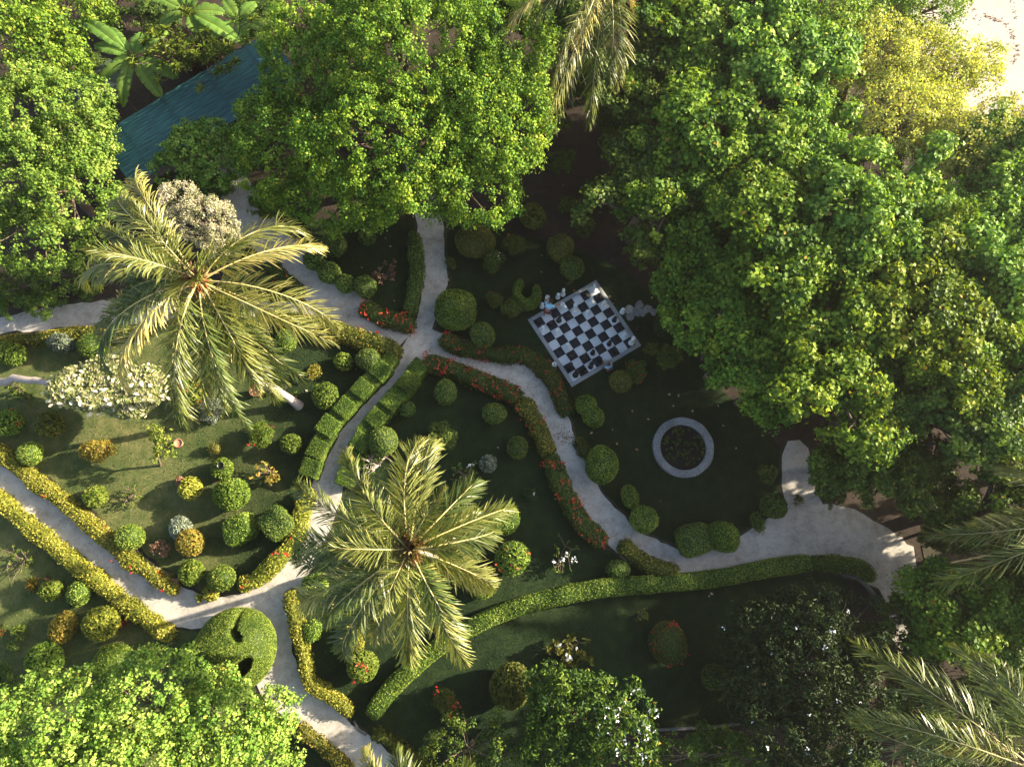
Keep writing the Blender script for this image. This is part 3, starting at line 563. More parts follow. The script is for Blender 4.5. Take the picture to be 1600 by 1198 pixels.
# ---------------------------------------------------------------- palms
def frond(root,base,az,R,e0,e1,var,twist=0,width=.95,droop=.8,n=122,close=1.0):
    """rib and leaflets; R horizontal reach, e0/e1 slope at base and tip"""
    k=18; s=np.linspace(0,1,k); ang=e0+(e1-e0)*s**1.2
    dr=np.cos(ang); dz=np.sin(ang); r=np.concatenate([[0],np.cumsum((dr[1:]+dr[:-1])/2)])/(k-1); z=np.concatenate([[0],np.cumsum((dz[1:]+dz[:-1])/2)])/(k-1)
    L=R/max(r[-1],.3); r*=L; z*=L; side0=np.array([-math.sin(az),math.cos(az),0])
    bend=twist*(s**2)*L*.16
    pts=np.stack([np.cos(az)*r,np.sin(az)*r,z],1)+side0*bend[:,None]
    tan=unit(np.gradient(pts,axis=0))
    mb=MB(); nn=n
    for sd in(-1,1):
        ss=np.linspace(.13,.995,nn)+rng.normal(size=nn)*.004; ss=np.clip(ss+.012*np.sin(np.arange(nn)*rng.uniform(.5,.9)+rng.uniform(0,6)),.1,1)
        b=np.stack([np.interp(ss,s,pts[:,i]) for i in range(3)],1); t=unit(np.stack([np.interp(ss,s,tan[:,i]) for i in range(3)],1))
        sv=unit(np.cross(t,np.array([0,0,1.]))*sd); up=np.cross(sv,t)*sd; up*=np.sign(up[:,2:3]+1e-6)
        a=np.radians(np.interp(ss,[.1,.5,1],[60*close,42*close,12])+rng.normal(size=nn)*10+7*np.sin(np.arange(nn)*rng.uniform(.25,.5)))[:,None]
        ln=(width*np.interp(ss,[.1,.3,.6,.85,1],[.62,1,.95,.7,.4])*rng.uniform(.7,1.1,nn)*(rng.random(nn)>.06))[:,None]+.02
        dv=unit(t*np.cos(a)+sv*np.sin(a)+up*(.16+.12*rng.normal(size=nn))[:,None]+rng.normal(size=(nn,3))*.07)
        g=np.array([0,0,-1.]); dp=(droop*rng.uniform(.6,1.3,nn))[:,None]
        m=b+dv*ln*.5+g*ln*dp*.05; m2=b+dv*ln*.82+g*ln*dp*.19; tp=b+dv*ln*1.06+g*ln*dp*.40
        wv=unit(t*.75+up*.55*rng.uniform(.2,1.2,nn)[:,None]); w=.029
        V=np.stack([b-wv*w*.6,b+wv*w*.6,m-wv*w,m+wv*w,m2-wv*w*.8,m2+wv*w*.8,tp],1).reshape(-1,3); i=np.arange(nn)[:,None]*7
        vv=np.clip(var+rng.normal(size=nn)*.13,0,1)
        mb.add(V,np.concatenate([i+[0,1,3,2],i+[2,3,5,4]]),np.tile(vv,2)); mb.add(V*1.0,i+[4,5,6],np.clip(vv+.12,0,1))
    o=mb.build('frond',M['frond'],root); o.location=base
    rb=MB(); tube(rb,pts,np.interp(s,[0,.15,1],[.06,.035,.008]),5,var); q=rb.build('midrib',M['rachis'],o,True)
def palm(label,crown_px,z,tips,trunk,extra=8,group='coconut palms',low=0,spathe=None,trunk_r=.17,reach=4.3,coco=5,vm=.42,skip=None):
    cp=np.array(P(*crown_px,z)); base=np.array(trunk[0]); root=thing('coconut_palm',label,'palm',base,group)
    tp=spline([np.array(t)-base for t in trunk]+[cp-base],.35)
    d=np.concatenate([[0],np.cumsum(np.linalg.norm(np.diff(tp,axis=0),axis=1))]); d/=d[-1]
    tb=MB(); rr=np.interp(d,[0,.06,.3,1],[trunk_r*1.6,trunk_r*1.1,trunk_r,trunk_r*.72])*(1+.05*np.sin(np.arange(len(tp))*2.2)); tube(tb,tp,rr,10); tb.build('trunk',M['pale_bark'],root,True)
    top=cp-base
    hb=MB()
    for i in range(60):
        a=rng.uniform(0,6.28); e=rng.uniform(.0,1.3); dd=np.array([math.cos(a)*math.cos(e),math.sin(a)*math.cos(e),math.sin(e)])
        p0=top+dd*rng.uniform(.1,.35)+np.array([0,0,.25]); add_leaves(hb,np.array([p0+dd*.22]),np.array([np.cross(dd,rng.normal(size=3))]),.5,.18,T=np.array([dd]),var=float(rng.random()))
    for i in range(9):
        a=rng.uniform(0,6.28); p=limb_pts(top+[0,0,.1],top+np.array([math.cos(a)*.8,math.sin(a)*.8,rng.uniform(-.1,.4)]),.2,5); tube(hb,p,np.linspace(.025,.008,5),4,var=.8,cap=False)
    hb.build('sheath',M['sheath'],root)
    for i in range(coco):
        a=i*6.28/coco+.4; V,Fq=ellipsoid((.13,.12,.16),top+np.array([math.cos(a)*.3,math.sin(a)*.3,-.28]),nu=10,nv=6); cb=MB(); cb.add(V,Fq,.6); cb.build('coconut',M['lime'],root,True)
    if spathe:
        q=np.array(P(*spathe,z+.3))-base; cb=MB(); V,Fq=ellipsoid((.42,.08,.06),(0,0,0),nu=10,nv=8); V=rotz(V,math.atan2(*(q-top)[1::-1])); cb.add(V+q,Fq,.9); cb.build('spathe',M['cream_leaf'],root,True)
    for j,tpx in enumerate(tips):
        zt=z-rng.uniform(.2,1.2); q=np.array(P(tpx[0],tpx[1],zt))-cp; R=max(1.2,math.hypot(q[0],q[1])); az=math.atan2(q[1],q[0])+rng.normal()*.05
        lift=tpx[2] if len(tpx)>2 else rng.uniform(.15,.55)
        e1=-lift-.75-rng.uniform(0,.55)
        frond(root,tuple(top+np.array([math.cos(az)*.1,math.sin(az)*.1,rng.uniform(-.1,.25)])),az,R,lift,e1,float(np.clip(rng.normal(vm,.22)-.08,.05,.9)),rng.uniform(-1,1),width=rng.uniform(.85,1.15),close=rng.uniform(.5,1.05))
    for j in range(3):
        frond(root,tuple(top+np.array([0,0,-.35])),rng.uniform(3.3,6.0) if skip else rng.uniform(0,6.28),reach*rng.uniform(.35,.6),-.35,-1.25,.97,rng.uniform(-1,1),width=.6,droop=1.2,n=60,close=.5)
    for j in range(extra):
        az=j*2.4+rng.uniform(-.3,.3); young=j<5
        if skip and skip[0]<az%6.283<skip[1]: continue
        frond(root,tuple(top+np.array([0,0,.2 if young else -.2])),az,reach*(rng.uniform(.4,.65) if young else rng.uniform(.6,.8)),1.15 if young else rng.uniform(-.1,.2),.3 if young else rng.uniform(-1.3,-.9),.35 if young else .5,rng.uniform(-1,1),width=.85)
    return root
a_base=P(468,634,0)
palm('coconut palm on a long leaning trunk, its crown over the west path',(312,440),11.0,
     [(203,262),(150,300),(108,388),(130,345),(112,430),(125,515),(135,545),(160,500,.1),(178,590),(232,620),(283,640),(355,652),(420,600),(395,560,.1),(375,590,.0),(350,610,.1),(425,570,.0),(310,620,.0),(415,592,.25),(398,606,.15),(435,585,.1),(488,540),(470,500,.1),(506,470),(492,385),(458,352),(200,450,.7)],[a_base,P(437,612,1.6),P(405,598,3.4),P(350,520,7.5)],extra=10,skip=(.55,1.75))
b_base=P(705,842,0)
palm('coconut palm hiding its own trunk, beside the end of the long smooth hedge',(640,858),10.0,
     [(640,692),(690,697),(622,708,.7),(742,752),(792,782),(772,850),(765,895,.0),(728,985),(712,1040),(648,1032),(590,1005,.1),(500,1012),(505,960,.6),(470,962),(452,905),(447,866),(470,830,.7),(447,778),(522,708),(560,760,.7)],[b_base,P(690,846,5)],extra=10,spathe=(668,866))
c_base=P(925,110,0)
palm('palm with long hanging fronds among the trees north of the chessboard',(948,-45),9.0,
     [(795,38),(850,112),(882,135,-.1),(908,172),(925,160,-.2),(965,100),(1000,84),(830,5),(900,-120),(1000,-120),(1080,-60)],[c_base],extra=4,vm=.3)
d_base=P(1640,1175,0)
palm('coconut palm with broad grey-green fronds beside the dark plumeria',(1620,1205),8.5,
     [(1388,1045),(1448,1035),(1520,1020),(1362,1108),(1378,1172),(1400,1225),(1470,1270),(1560,1035),(1640,1030),(1720,1080),(1780,1180),(1720,1300),(1600,1340)],[d_base],extra=4,vm=.33)
e_base=P(1690,830,0)
palm('palm with thin fronds reaching over the sandy track',(1720,800),7.5,
     [(1552,668),(1565,740),(1545,800),(1500,855),(1505,915),(1620,640),(1700,620),(1800,700),(1840,830),(1780,940),(1660,960)],[e_base],extra=3)
f_base=P(650,1290,0)
palm('low young palm beside the southern end of the path',(655,1320),6.0,
     [(582,1174),(634,1184),(722,1194),(520,1250),(760,1250),(800,1320),(500,1330),(560,1400),(700,1420)],[f_base],extra=3,coco=0)

# ---------------------------------------------------------------- shed, bananas
def shed():
    z=3.0; A,B,Cc,D=[P(*q,zz) for q,zz in(((150,214),3.15),((415,52),3.15),((470,118),2.75),((203,292),2.75))]
    root=thing('shed','long low shed with a teal corrugated sheet roof under the trees','shed',((A+Cc)/2)[:2]+(0,) if False else (0,0,0))
    ex=(B-A).normalized(); L=(B-A).length; ey=(D-A)-ex*((D-A).dot(ex)); Wd=ey.length; ey.normalize(); ez=ex.cross(ey)
    if ez.z<0: ez=-ez
    R=Matrix(((ex.x,ey.x,ez.x),(ex.y,ey.y,ez.y),(ex.z,ey.z,ez.z))).to_4x4(); R.translation=A
    root.location=(A.x,A.y,0)
    n=8; me=None
    for i in range(n):
        if me is None:
            w=L/n+.08; rows=[]; nc=int(Wd/.19)*4
            ys=np.linspace(0,Wd,nc); V=[(x,y,.022*math.cos(y/.19*2*math.pi)) for y in ys for x in(0,w/2,w)]
            Fq=[(j*3+k,j*3+k+1,(j+1)*3+k+1,(j+1)*3+k) for j in range(nc-1) for k in(0,1)]
            mb=MB(); mb.add(V,Fq); o=mb.build('roof_sheet',M['roof'],root); me=o.data
        else:
            o=bpy.data.objects.new('roof_sheet',me); C.objects.link(o); o.parent=root
        o.matrix_local=Matrix.Translation((-A.x,-A.y,0))@R@Matrix.Translation((i*L/n,rng.uniform(-.05,.05),.006*(i%2)))
    for i in range(1,n,2):
        mb=MB(); box(mb,-.012,.012,.05,Wd-.05,.03,.05); o=mb.build('batten',M['roof'],root); o.matrix_local=Matrix.Translation((-A.x,-A.y,0))@R@Matrix.Translation((i*L/n,0,.01))
    mb=MB(); 
    for (p,q) in((A,B),(D,D+ex*L)):
        p=p+ey*(.25 if p is A else -.25); q=q+ey*(.25 if q is B else -.25)
        v=[(p.x-A.x,p.y-A.y,0),(q.x-A.x,q.y-A.y,0),(q.x-A.x,q.y-A.y,2.72),(p.x-A.x,p.y-A.y,2.72)]; t=ey*.1; v2=[(a+t.x,b+t.y,c) for a,b,c in v]
        mb.add(v+v2,[(0,1,2,3),(7,6,5,4),(3,2,6,7),(0,3,7,4),(1,5,6,2)])
    mb.build('wall',M['wall'],root)
    # neighbour
    r2=thing('shed','old grey corrugated lean-to roof beside the teal-roofed shed','shed',(0,0,0)); A2=P(108,196,2.5); B2=P(205,132,2.5); D2=P(140,214,2.4)
    ex=(B2-A2).normalized(); L=(B2-A2).length; ey=-ex.cross(Vector((0,0,1))); ey=Vector((-ex.y,ex.x,0)); r2.location=(A2.x,A2.y,0)
    for i in range(4):
        w=L/4+.05; ys=np.linspace(0,2.2,36); V=[(x,y,.02*math.cos(y/.25*2*math.pi)) for y in ys for x in(0,w)]
        mb=MB(); mb.add(V,[(j*2,j*2+1,j*2+3,j*2+2) for j in range(35)]); o=mb.build('roof_sheet',M['roof_old'],r2)
        o.matrix_local=Matrix(((ex.x,ey.x,0,ex.x*i*L/4),(ex.y,ey.y,0,ex.y*i*L/4),(0,0,1,2.5+.006*(i%2)),(0,0,0,1)))
    for i in(0,3):
        for yv in(.15,2.0):
            mb=MB(); q=ex*(i*L/4+.3)+ey*yv; tube(mb,[(q.x,q.y,0),(q.x,q.y,2.46)],.05,6); mb.build('post',M['wall'],r2)
shed()
def banana(label,cpx,z,tips,base_px=None):
    c=P(*cpx,z); b=Vector((c.x,c.y-.2,0)); root=thing('banana_plant',label,'banana plant',b,'banana plants beside the sheds')
    mb=MB(); tube(mb,[(0,0,0),(0,.05,z*.5),(c.x-b.x,c.y-b.y,z)],[.13,.11,.06],9); mb.build('stem',M['banana'],root,True)
    for (tx,ty,zt) in tips:
        e=np.array(P(tx,ty,zt))-np.array(b); s0=np.array([c.x-b.x,c.y-b.y,z-.1]); n=22; t=np.linspace(0,1,n)
        mid=(s0+e)/2+np.array([0,0,.45*np.linalg.norm(e-s0)*.5])
        pts=((1-t)**2)[:,None]*s0+(2*t*(1-t))[:,None]*mid+(t**2)[:,None]*e
        tan=unit(np.gradient(pts,axis=0)); sv=unit(np.cross(tan,np.array([0,0,1.]))); up=np.cross(sv,tan)
        w=.42*np.clip(np.sin(np.clip((t-.14)/.86,0,1)*math.pi)**.45,0,1)*np.interp(t,[0,.13,.15,1],[0,0,1,1])
        lb=MB(); Vs=[]
        for sd in(-1,1):
            for i in range(n-1):
                if w[i]+w[i+1]<.02: continue
                g=rng.uniform(0,.02) if rng.random()<.35 else 0; f=rng.uniform(.92,1.03); dz=rng.uniform(-.06,.04)
                a0,a1=pts[i],pts[i+1]; p0=a0+sv[i]*sd*w[i]*f+up[i]*(.09*w[i]/.34)+tan[i]*g; p1=a1+sv[i+1]*sd*w[i+1]*f+up[i+1]*(.09*w[i+1]/.34)-tan[i]*g
                m0,m1=a0+sv[i]*sd*w[i]*.5+up[i]*.08,a1+sv[i+1]*sd*w[i+1]*.5+up[i+1]*.08; p0=p0-[0,0,.07-dz]; p1=p1-[0,0,.07-dz]
                v=.45+rng.normal()*.06+(.12 if sd>0 else 0)
                lb.add([a0,a1,m1,m0,p1,p0],[(0,1,2,3),(3,2,4,5)],np.clip(v,0,1))
        o=lb.build('leaf',M['banana'],root)
        rb=MB(); tube(rb,pts+up*.012,np.linspace(.035,.01,n),5); rb.build('midrib',M['lime'],o,True)
banana('banana plant with a fan of ribbed leaves hanging over the grey lean-to roof',(208,88),4.6,[(148,72,4.4),(148,140,3.9),(192,166,3.8),(252,152,3.9),(278,122,4.0),(262,50,4.7),(222,52,5.0),(172,112,4.2),(165,45,4.5),(130,32,4.3)])
banana('banana plant rising behind the narrow-leaved bright shrub',(292,18),5.0,[(222,-10,5.0),(250,40,4.6),(312,52,4.6),(376,66,4.3),(352,20,4.7),(290,-40,5.3),(330,-30,5.1),(240,-30,4.9),(340,45,4.4)])
banana('low banana plant at the end of the teal roof',(140,215,),2.2,[(182,198,2.1),(186,246,1.8),(145,168,2.0),(95,225,2.1),(120,255,1.9)])
banana('shaded banana plant in the gap behind the huge round-crowned tree',(372,30),2.6,[(330,62,2.2),(385,75,2.1),(412,45,2.3),(400,5,2.6),(350,0,2.7)])

def rosettes(name,label,spots,mat,leaf,nl,z,group=None,cat='shrub',width=.28,stemw=.03,flowers=None):
    c=P(*np.mean([s[:2] for s in spots],0),0); root=thing(name,label,cat,c,group); o=np.array(c); mb=MB(); sb=MB()
    for px,py,zz in spots:
        q=np.array(P(px,py,zz))-o; k=nl; a=rng.uniform(0,6.28,k); e=rng.uniform(-.1,1.1,k)
        d=np.stack([np.cos(a)*np.cos(e),np.sin(a)*np.cos(e),np.sin(e)],1)
        N=unit(np.array([0,0,1.])-d*(d[:,2:3])+rng.normal(size=d.shape)*.15)
        add_leaves(mb,q+d*leaf*.55,N,leaf,width,var=np.clip(rng.normal(.55,.18,k),0,1),T=d,shape='hex',droop=.25)
        tube(sb,limb_pts((q[0]*.25,q[1]*.25,0),q,.03,6),np.linspace(stemw*1.6,stemw*.6,6),5,cap=False)
    mb.build('foliage',M[mat],root); sb.build('stem',M['bark'],root,True)
    if flowers:
        fm,cnt,sz=flowers; fb=MB(); ii=rng.integers(0,len(spots),cnt); pp=np.array([np.array(P(*spots[i]))-o for i in ii])+rng.normal(size=(cnt,3))*.12+[0,0,.12]
        pp=np.repeat(pp,4,0)+rng.normal(size=(cnt*4,3))*sz*.4
        add_leaves(fb,pp,np.array([0,0,1.])+rng.normal(size=pp.shape)*.4,sz,.7,var=rng.random(len(pp))); fb.build('blossom',M[fm],root)['kind']='stuff'
    return root
sp=[(300+rng.normal()*38,72+rng.normal()*24,rng.uniform(4.6,5.6)) for i in range(60)]+[(368,98,4.4),(360,108,4.3),(340,115,4.4)]
rosettes('narrow_leaved_shrub','bright narrow-leaved shrub tree in front of the banana plants',sp,'lime',.34,16,3.5,width=.2)

# ---------------------------------------------------------------- hedges
def blossoms(parent,pts,n,mat,cnt,size,lift=.04):
    if cnt<=0 or len(pts)==0: return
    up=np.where(n[:,2]>.2)[0]
    if len(up)<3: up=np.arange(len(pts))
    # blossoms gather in heads
    heads=rng.choice(up,max(1,cnt//2)); ii=rng.choice(heads,cnt)
    pp=pts[ii]+n[ii]*lift+rng.normal(size=(cnt,3))*size*1.1
    pp=np.repeat(pp,4,0)+rng.normal(size=(cnt*4,3))*size*.35
    fb=MB(); add_leaves(fb,pp,np.array([0,0,1.])+rng.normal(size=pp.shape)*.5,size,.75,var=rng.random(len(pp)))
    fb.build('blossom',M[mat],parent)['kind']='stuff'
def hedge(label,rows,w_px,h,mat,leaf=.105,dens=330,noise=.09,rnd=.3,lift=.11,flowers=None,vmid=.5,width=.6,name='hedge',group='hedges along the paths',core=.15,tilt=.8,fl_seg=None):
    zz=h*.8; pts=np.array([(*P(a,b,zz)[:2],w_px*(1 if len(r)<3 else r[2])/S(a,b,zz)) for r in rows for a,b in[r[:2]]])
    L=spline(pts,.22); base=L[len(L)//2]; root=thing(name,label,'hedge',(base[0],base[1],0),group)
    n=len(L); L[:,:2]-=base[:2]
    hh=h*.88*(1+.06*np.sin(np.arange(n)*.7)+.05*np.sin(np.arange(n)*.23+base[0])); hh[0]*=.82; hh[-1]*=.82; L[0,2]*=.8; L[-1,2]*=.8
    V,Fq=sweep(L[:,:2],np.maximum(.3,L[:,2]*.92-(.24 if lift>.05 else .02)),hh,rnd,noise,seed=int(abs(base[0])*10))
    mb=MB(); clothe(mb,V,Fq,dens,leaf,lift=lift,tilt=tilt,vmid=vmid,core=core,width=width,seed=int(abs(base[1])*10)); mb.build('foliage',M[mat],root)
    if flowers:
        p,nn=sample(V,Fq,60)
        if fl_seg is not None:
            q=np.array(P(*fl_seg[:2],h))-np.array([base[0],base[1],0]); k=np.linalg.norm(p[:,:2]-q[:2],axis=1)<fl_seg[2]; p,nn=p[k],nn[k]
        blossoms(root,p,nn,*flowers,lift=lift+.03)
    return root
hedge('golden yellow hedge along the south-west side of the sunlit diagonal path',[(-60,742),(0,788),(60,838),(128,892),(196,948),(262,995)],27,.8,'yellow',dens=380)
hedge('golden hedge with orange tips along the north-east side of the sunlit diagonal path',[(-50,675),(0,711),(30,735),(65,763),(104,790),(150,832),(185,862),(215,886),(250,908),(272,922)],25,.7,'yellow',dens=380,vmid=.58,flowers=('red_fl',19,.09))
hedge('golden hedge curving south from the plaza beside the dome topiary',[(456,922),(455,950),(463,978),(470,1010),(474,1042),(484,1070),(506,1085),(528,1100),(547,1114)],23,.8,'yellow',dens=380,vmid=.4,noise=.1)
hedge('yellow-green hedge climbing from the plaza towards the block hedge',[(372,917),(402,906),(433,872),(457,842),(470,805),(482,765)],27,.75,'yellow',dens=350,vmid=.35,noise=.12,flowers=('red_fl',10,.09))
hedge('long smooth clipped hedge curving across the southern lawn',[(577,1120),(605,1083),(640,1048),(690,1008),(760,968),(850,937),(950,918),(1050,910),(1130,902),(1200,888),(1270,879)],27,.85,'clip',leaf=.08,dens=520,noise=.03,rnd=.16,lift=.04,vmid=.55,core=.12,tilt=.5)
hedge('rougher end of the southern hedge rounding the wide path corner',[(1270,880),(1310,880),(1350,888),(1366,905)],28,.9,'clip',leaf=.07,dens=600,noise=.06,vmid=.4)
hedge('olive hedge along the south side of the west path',[(-60,542),(0,533),(50,526),(100,521),(160,517),(230,514)],24,.75,'gold_shade',noise=.1,vmid=.55)
hedge('olive hedge along the path between the leaning palm and the crossing',[(400,498),(450,500),(500,508),(550,523),(595,540),(622,553)],32,.8,'gold_shade',noise=.08,vmid=.45,flowers=('red_fl',13,.08))
hedge('green hedge with clusters of red flowers in the fork of two paths',[(563,478),(590,490),(620,500),(645,506)],30,.75,'mixed',noise=.09,leaf=.09,flowers=('red_fl',63,.085))
hedge('narrow green hedge along the west side of the north path',[(646,362),(650,395),(650,430),(644,462),(637,492)],25,.75,'clip_dark',noise=.08,leaf=.09,vmid=.6,flowers=('red_fl',30,.085),fl_seg=(640,485,1.4))
hedge('dense red-flowered hedge running east from the crossing',[(664,563),(700,574),(745,590),(785,606),(812,622)],30,.8,'mixed',noise=.06,vmid=.45,flowers=('red_fl',142,.075))
hedge('yellowish stretch of hedge on the outer bend of the path',[(814,626),(832,648),(846,678),(858,708)],29,.8,'gold_shade',noise=.09,vmid=.5,flowers=('red_fl',19,.075))
hedge('red-flowered hedge on the lawn side of the path facing the stone ring lawn',[(859,712),(872,742),(888,778),(910,815),(945,848)],31,.8,'mixed',noise=.07,vmid=.45,flowers=('red_fl',90,.08))
hedge('short olive hedge joining the long smooth hedge',[(972,853),(1000,872),(1030,888),(1060,893)],28,.8,'gold_shade',noise=.1,vmid=.4)
hedge('patchy red-flowered hedge between the crossing and the chessboard corner',[(690,528),(725,542),(770,551),(812,552),(842,566),(862,590),(876,618),(888,645)],28,.7,'mixed',noise=.1,vmid=.5,flowers=('red_fl',71,.075))
hedge('sparse low hedge beside the large clipped bush',[(903,685),(912,702),(924,718)],20,.5,'mixed',noise=.1,vmid=.5)
hedge('dark straggly hedge along the east side of the southern path end',[(583,1148),(610,1160),(640,1182),(675,1215)],20,.6,'gold_shade',noise=.12,vmid=.2)
hedge('yellow-green hedge along the west side of the southern path end',[(462,1140),(490,1158),(515,1178),(545,1205)],22,.6,'gold_shade',noise=.12,vmid=.6)
hedge('low dark red-flecked hedge in the strip between the west path and the north-west path',[(420,410),(440,432),(470,458)],26,.5,'mixed',noise=.1,vmid=.35,flowers=('red_fl',6,.08))

# hedge clipped into alternating tall and low blocks
def block_hedge(label,tall,low,size_px,ht=.95,hl=.78):
    b=P(*tall[len(tall)//2][:2],0); root=thing('block_hedge',label,'hedge',b,'block hedges lining the path')
    for lst,h in((tall,ht),(low,hl)):
        for (px,py,ang,sc) in lst:
            s=S(px,py,h); r=size_px*sc/s/2; q=P(px,py,h*.9)
            V,Fq=ellipsoid((r*1.04,r*1.04,h*.5),e=.13,nu=28,nv=14,noise=.015,nk=3,seed=int(px)); V=rotz(V,ang); V+=np.array([q.x-b.x,q.y-b.y,h*.5])
            mb=MB(); clothe(mb,V,Fq,800,.058,lift=.018,tilt=.5,vmid=.42 if h==ht else .34,core=.1,seed=int(py)); mb.build('hedge_block',M['clip'],root)
A1=math.radians(52)
block_hedge('hedge of stepped green blocks on the west side of the curving path',
  [(594,578,A1,1),(565,607,A1,1),(538,636,A1,1),(512,665,A1+.1,1.08),(495,701,A1+.25,1.02),(484,731,A1+.35,1)],
  [(607,563,A1,.8),(580,593,A1,1.0),(552,621,A1,1.0),(527,650,A1,1.0),(506,684,A1+.2,1.0),(489,716,A1+.3,1.0)],27)
block_hedge('hedge of stepped green blocks on the east side of the curving path',
  [(637,597,A1,1),(612,625,A1,1),(587,653,A1,1),(563,690,A1+.1,1)],
  [(652,575,A1,.95),(625,611,A1,1.0),(600,639,A1,1.0),(575,668,A1,1.0),(548,717,A1+.1,1.0),(540,745,A1+.3,1.0)],27)

# ---------------------------------------------------------------- shrubs and topiary
SG='shrubs on the lawns'
def shrub(px,py,r,style,mat,label,sx=1,sy=1,h=1,fl=None,rot=0,name=None,vmid=.5,group=SG):
    sx*=rng.uniform(.92,1.08); sy*=rng.uniform(.92,1.08); h*=rng.uniform(.9,1.08); rot+=rng.uniform(-.3,.3) if style!='cube' else 0
    rm=r/S(px,py,.6); zc=rm*h*.98+ (.05 if style in('ball','hollow') else .0)
    q=P(px,py,zc); root=thing(name or {'ball':'round_topiary','hollow':'round_topiary','leafy':'leafy_shrub','loose':'flowering_shrub','cube':'square_topiary','cone':'cone_topiary'}.get(style,'shrub'),label,'shrub' if style in('leafy','loose') else 'topiary',(q.x,q.y,0),group)
    seed=int(px*3+py); mb=MB()
    if style in('ball','hollow','cube','cone'):
        e={'ball':1,'hollow':.9,'cube':.45,'cone':.9}[style]
        V,Fq=ellipsoid((rm*sx,rm*sy,rm*h),e=e,nu=26,nv=16,noise=.10,nk=1.9/rm,seed=seed)
        if style=='hollow':
            d=np.linalg.norm(V[:,:2],axis=1)/rm; top=V[:,2]>0; V[top,2]-= (np.clip(1-d[top]/.75,0,1)**.6)*rm*.28
        if style=='cone':
            f=np.interp(V[:,2],[-rm*h,rm*h],[1.15,.5]); V[:,:2]*=f[:,None]
        V=rotz(V,rot)+np.array([0,0,zc]); clothe(mb,V,Fq,520,.08,lift=.05,tilt=.55,vmid=vmid,core=.1,seed=seed)
        pts,nn=sample(V,Fq,80); k_=rng.integers(0,len(pts),60); add_leaves(mb,pts[k_]+nn[k_]*.09,nn[k_]+rng.normal(size=(60,3))*.5,.11,.35,T=nn[k_]+rng.normal(size=(60,3))*.3,var=np.clip(rng.normal(.7,.2,60),0,1))
    elif style=='leafy':
        V,Fq=ellipsoid((rm*.86*sx,rm*.86*sy,rm*.8*h),nu=20,nv=12,noise=.08,nk=3/rm,seed=seed); V=rotz(V,rot)+np.array([0,0,zc])
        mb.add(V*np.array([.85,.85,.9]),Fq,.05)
        pts,nn=sample(V,Fq,170); N=unit(nn*.5+np.array([0,0,.5])+rng.normal(size=nn.shape)*.4); T=nn+rng.normal(size=nn.shape)*.35
        add_leaves(mb,pts+nn*.05,N,.16,.48,T=T,shape='hex',var=np.clip(rng.normal(vmid,.2,len(pts)),0,1),droop=.2)
        p2,n2=sample(V,Fq,220); add_leaves(mb,p2-n2*.03,n2+rng.normal(size=n2.shape)*.6,.1,.55,var=np.clip(rng.normal(vmid-.15,.18,len(p2)),0,1))
    else:
        k=max(6,int(16*rm/.6)); pts=[];nn=[]
        for i in range(k):
            d=unit(rng.normal(size=(1,3)))[0]; d[2]=abs(d[2])*.8; c=d*np.array([rm*sx,rm*sy,rm*h])*rng.uniform(.4,.8); c=rotz(c[None],rot)[0]+np.array([0,0,zc*.85]); rr=rm*rng.uniform(.26,.42)
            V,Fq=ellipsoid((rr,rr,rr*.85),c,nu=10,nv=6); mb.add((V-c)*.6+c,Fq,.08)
            p,n=sample(V,Fq,330); pts.append(p);nn.append(n)
        pts=np.concatenate(pts);nn=np.concatenate(nn); jj=pts+nn*(rng.uniform(-.08,.1,len(pts)))[:,None]
        jj[:,2]=np.maximum(jj[:,2],.04)
        add_leaves(mb,jj,unit(nn*.6+np.array([0,0,.4])+rng.normal(size=nn.shape)*.6),.10,.5,T=nn+rng.normal(size=nn.shape)*.6,shape='dia',var=np.clip(rng.normal(vmid,.22,len(pts)),0,1))
    mb.build('foliage',M[mat],root)
    sb=MB(); tube(sb,[(0,0,-.02),(.01,.01,zc*.5),(0,0,zc)],[.06,.045,.03],7); sb.build('stem',M['bark'],root,True)
    if fl: blossoms(root,pts,nn,*fl)
    return root
R_=lambda n,s=.085:('red_fl',n,s)
W_=lambda n,s=.08:('white_fl',n,s)
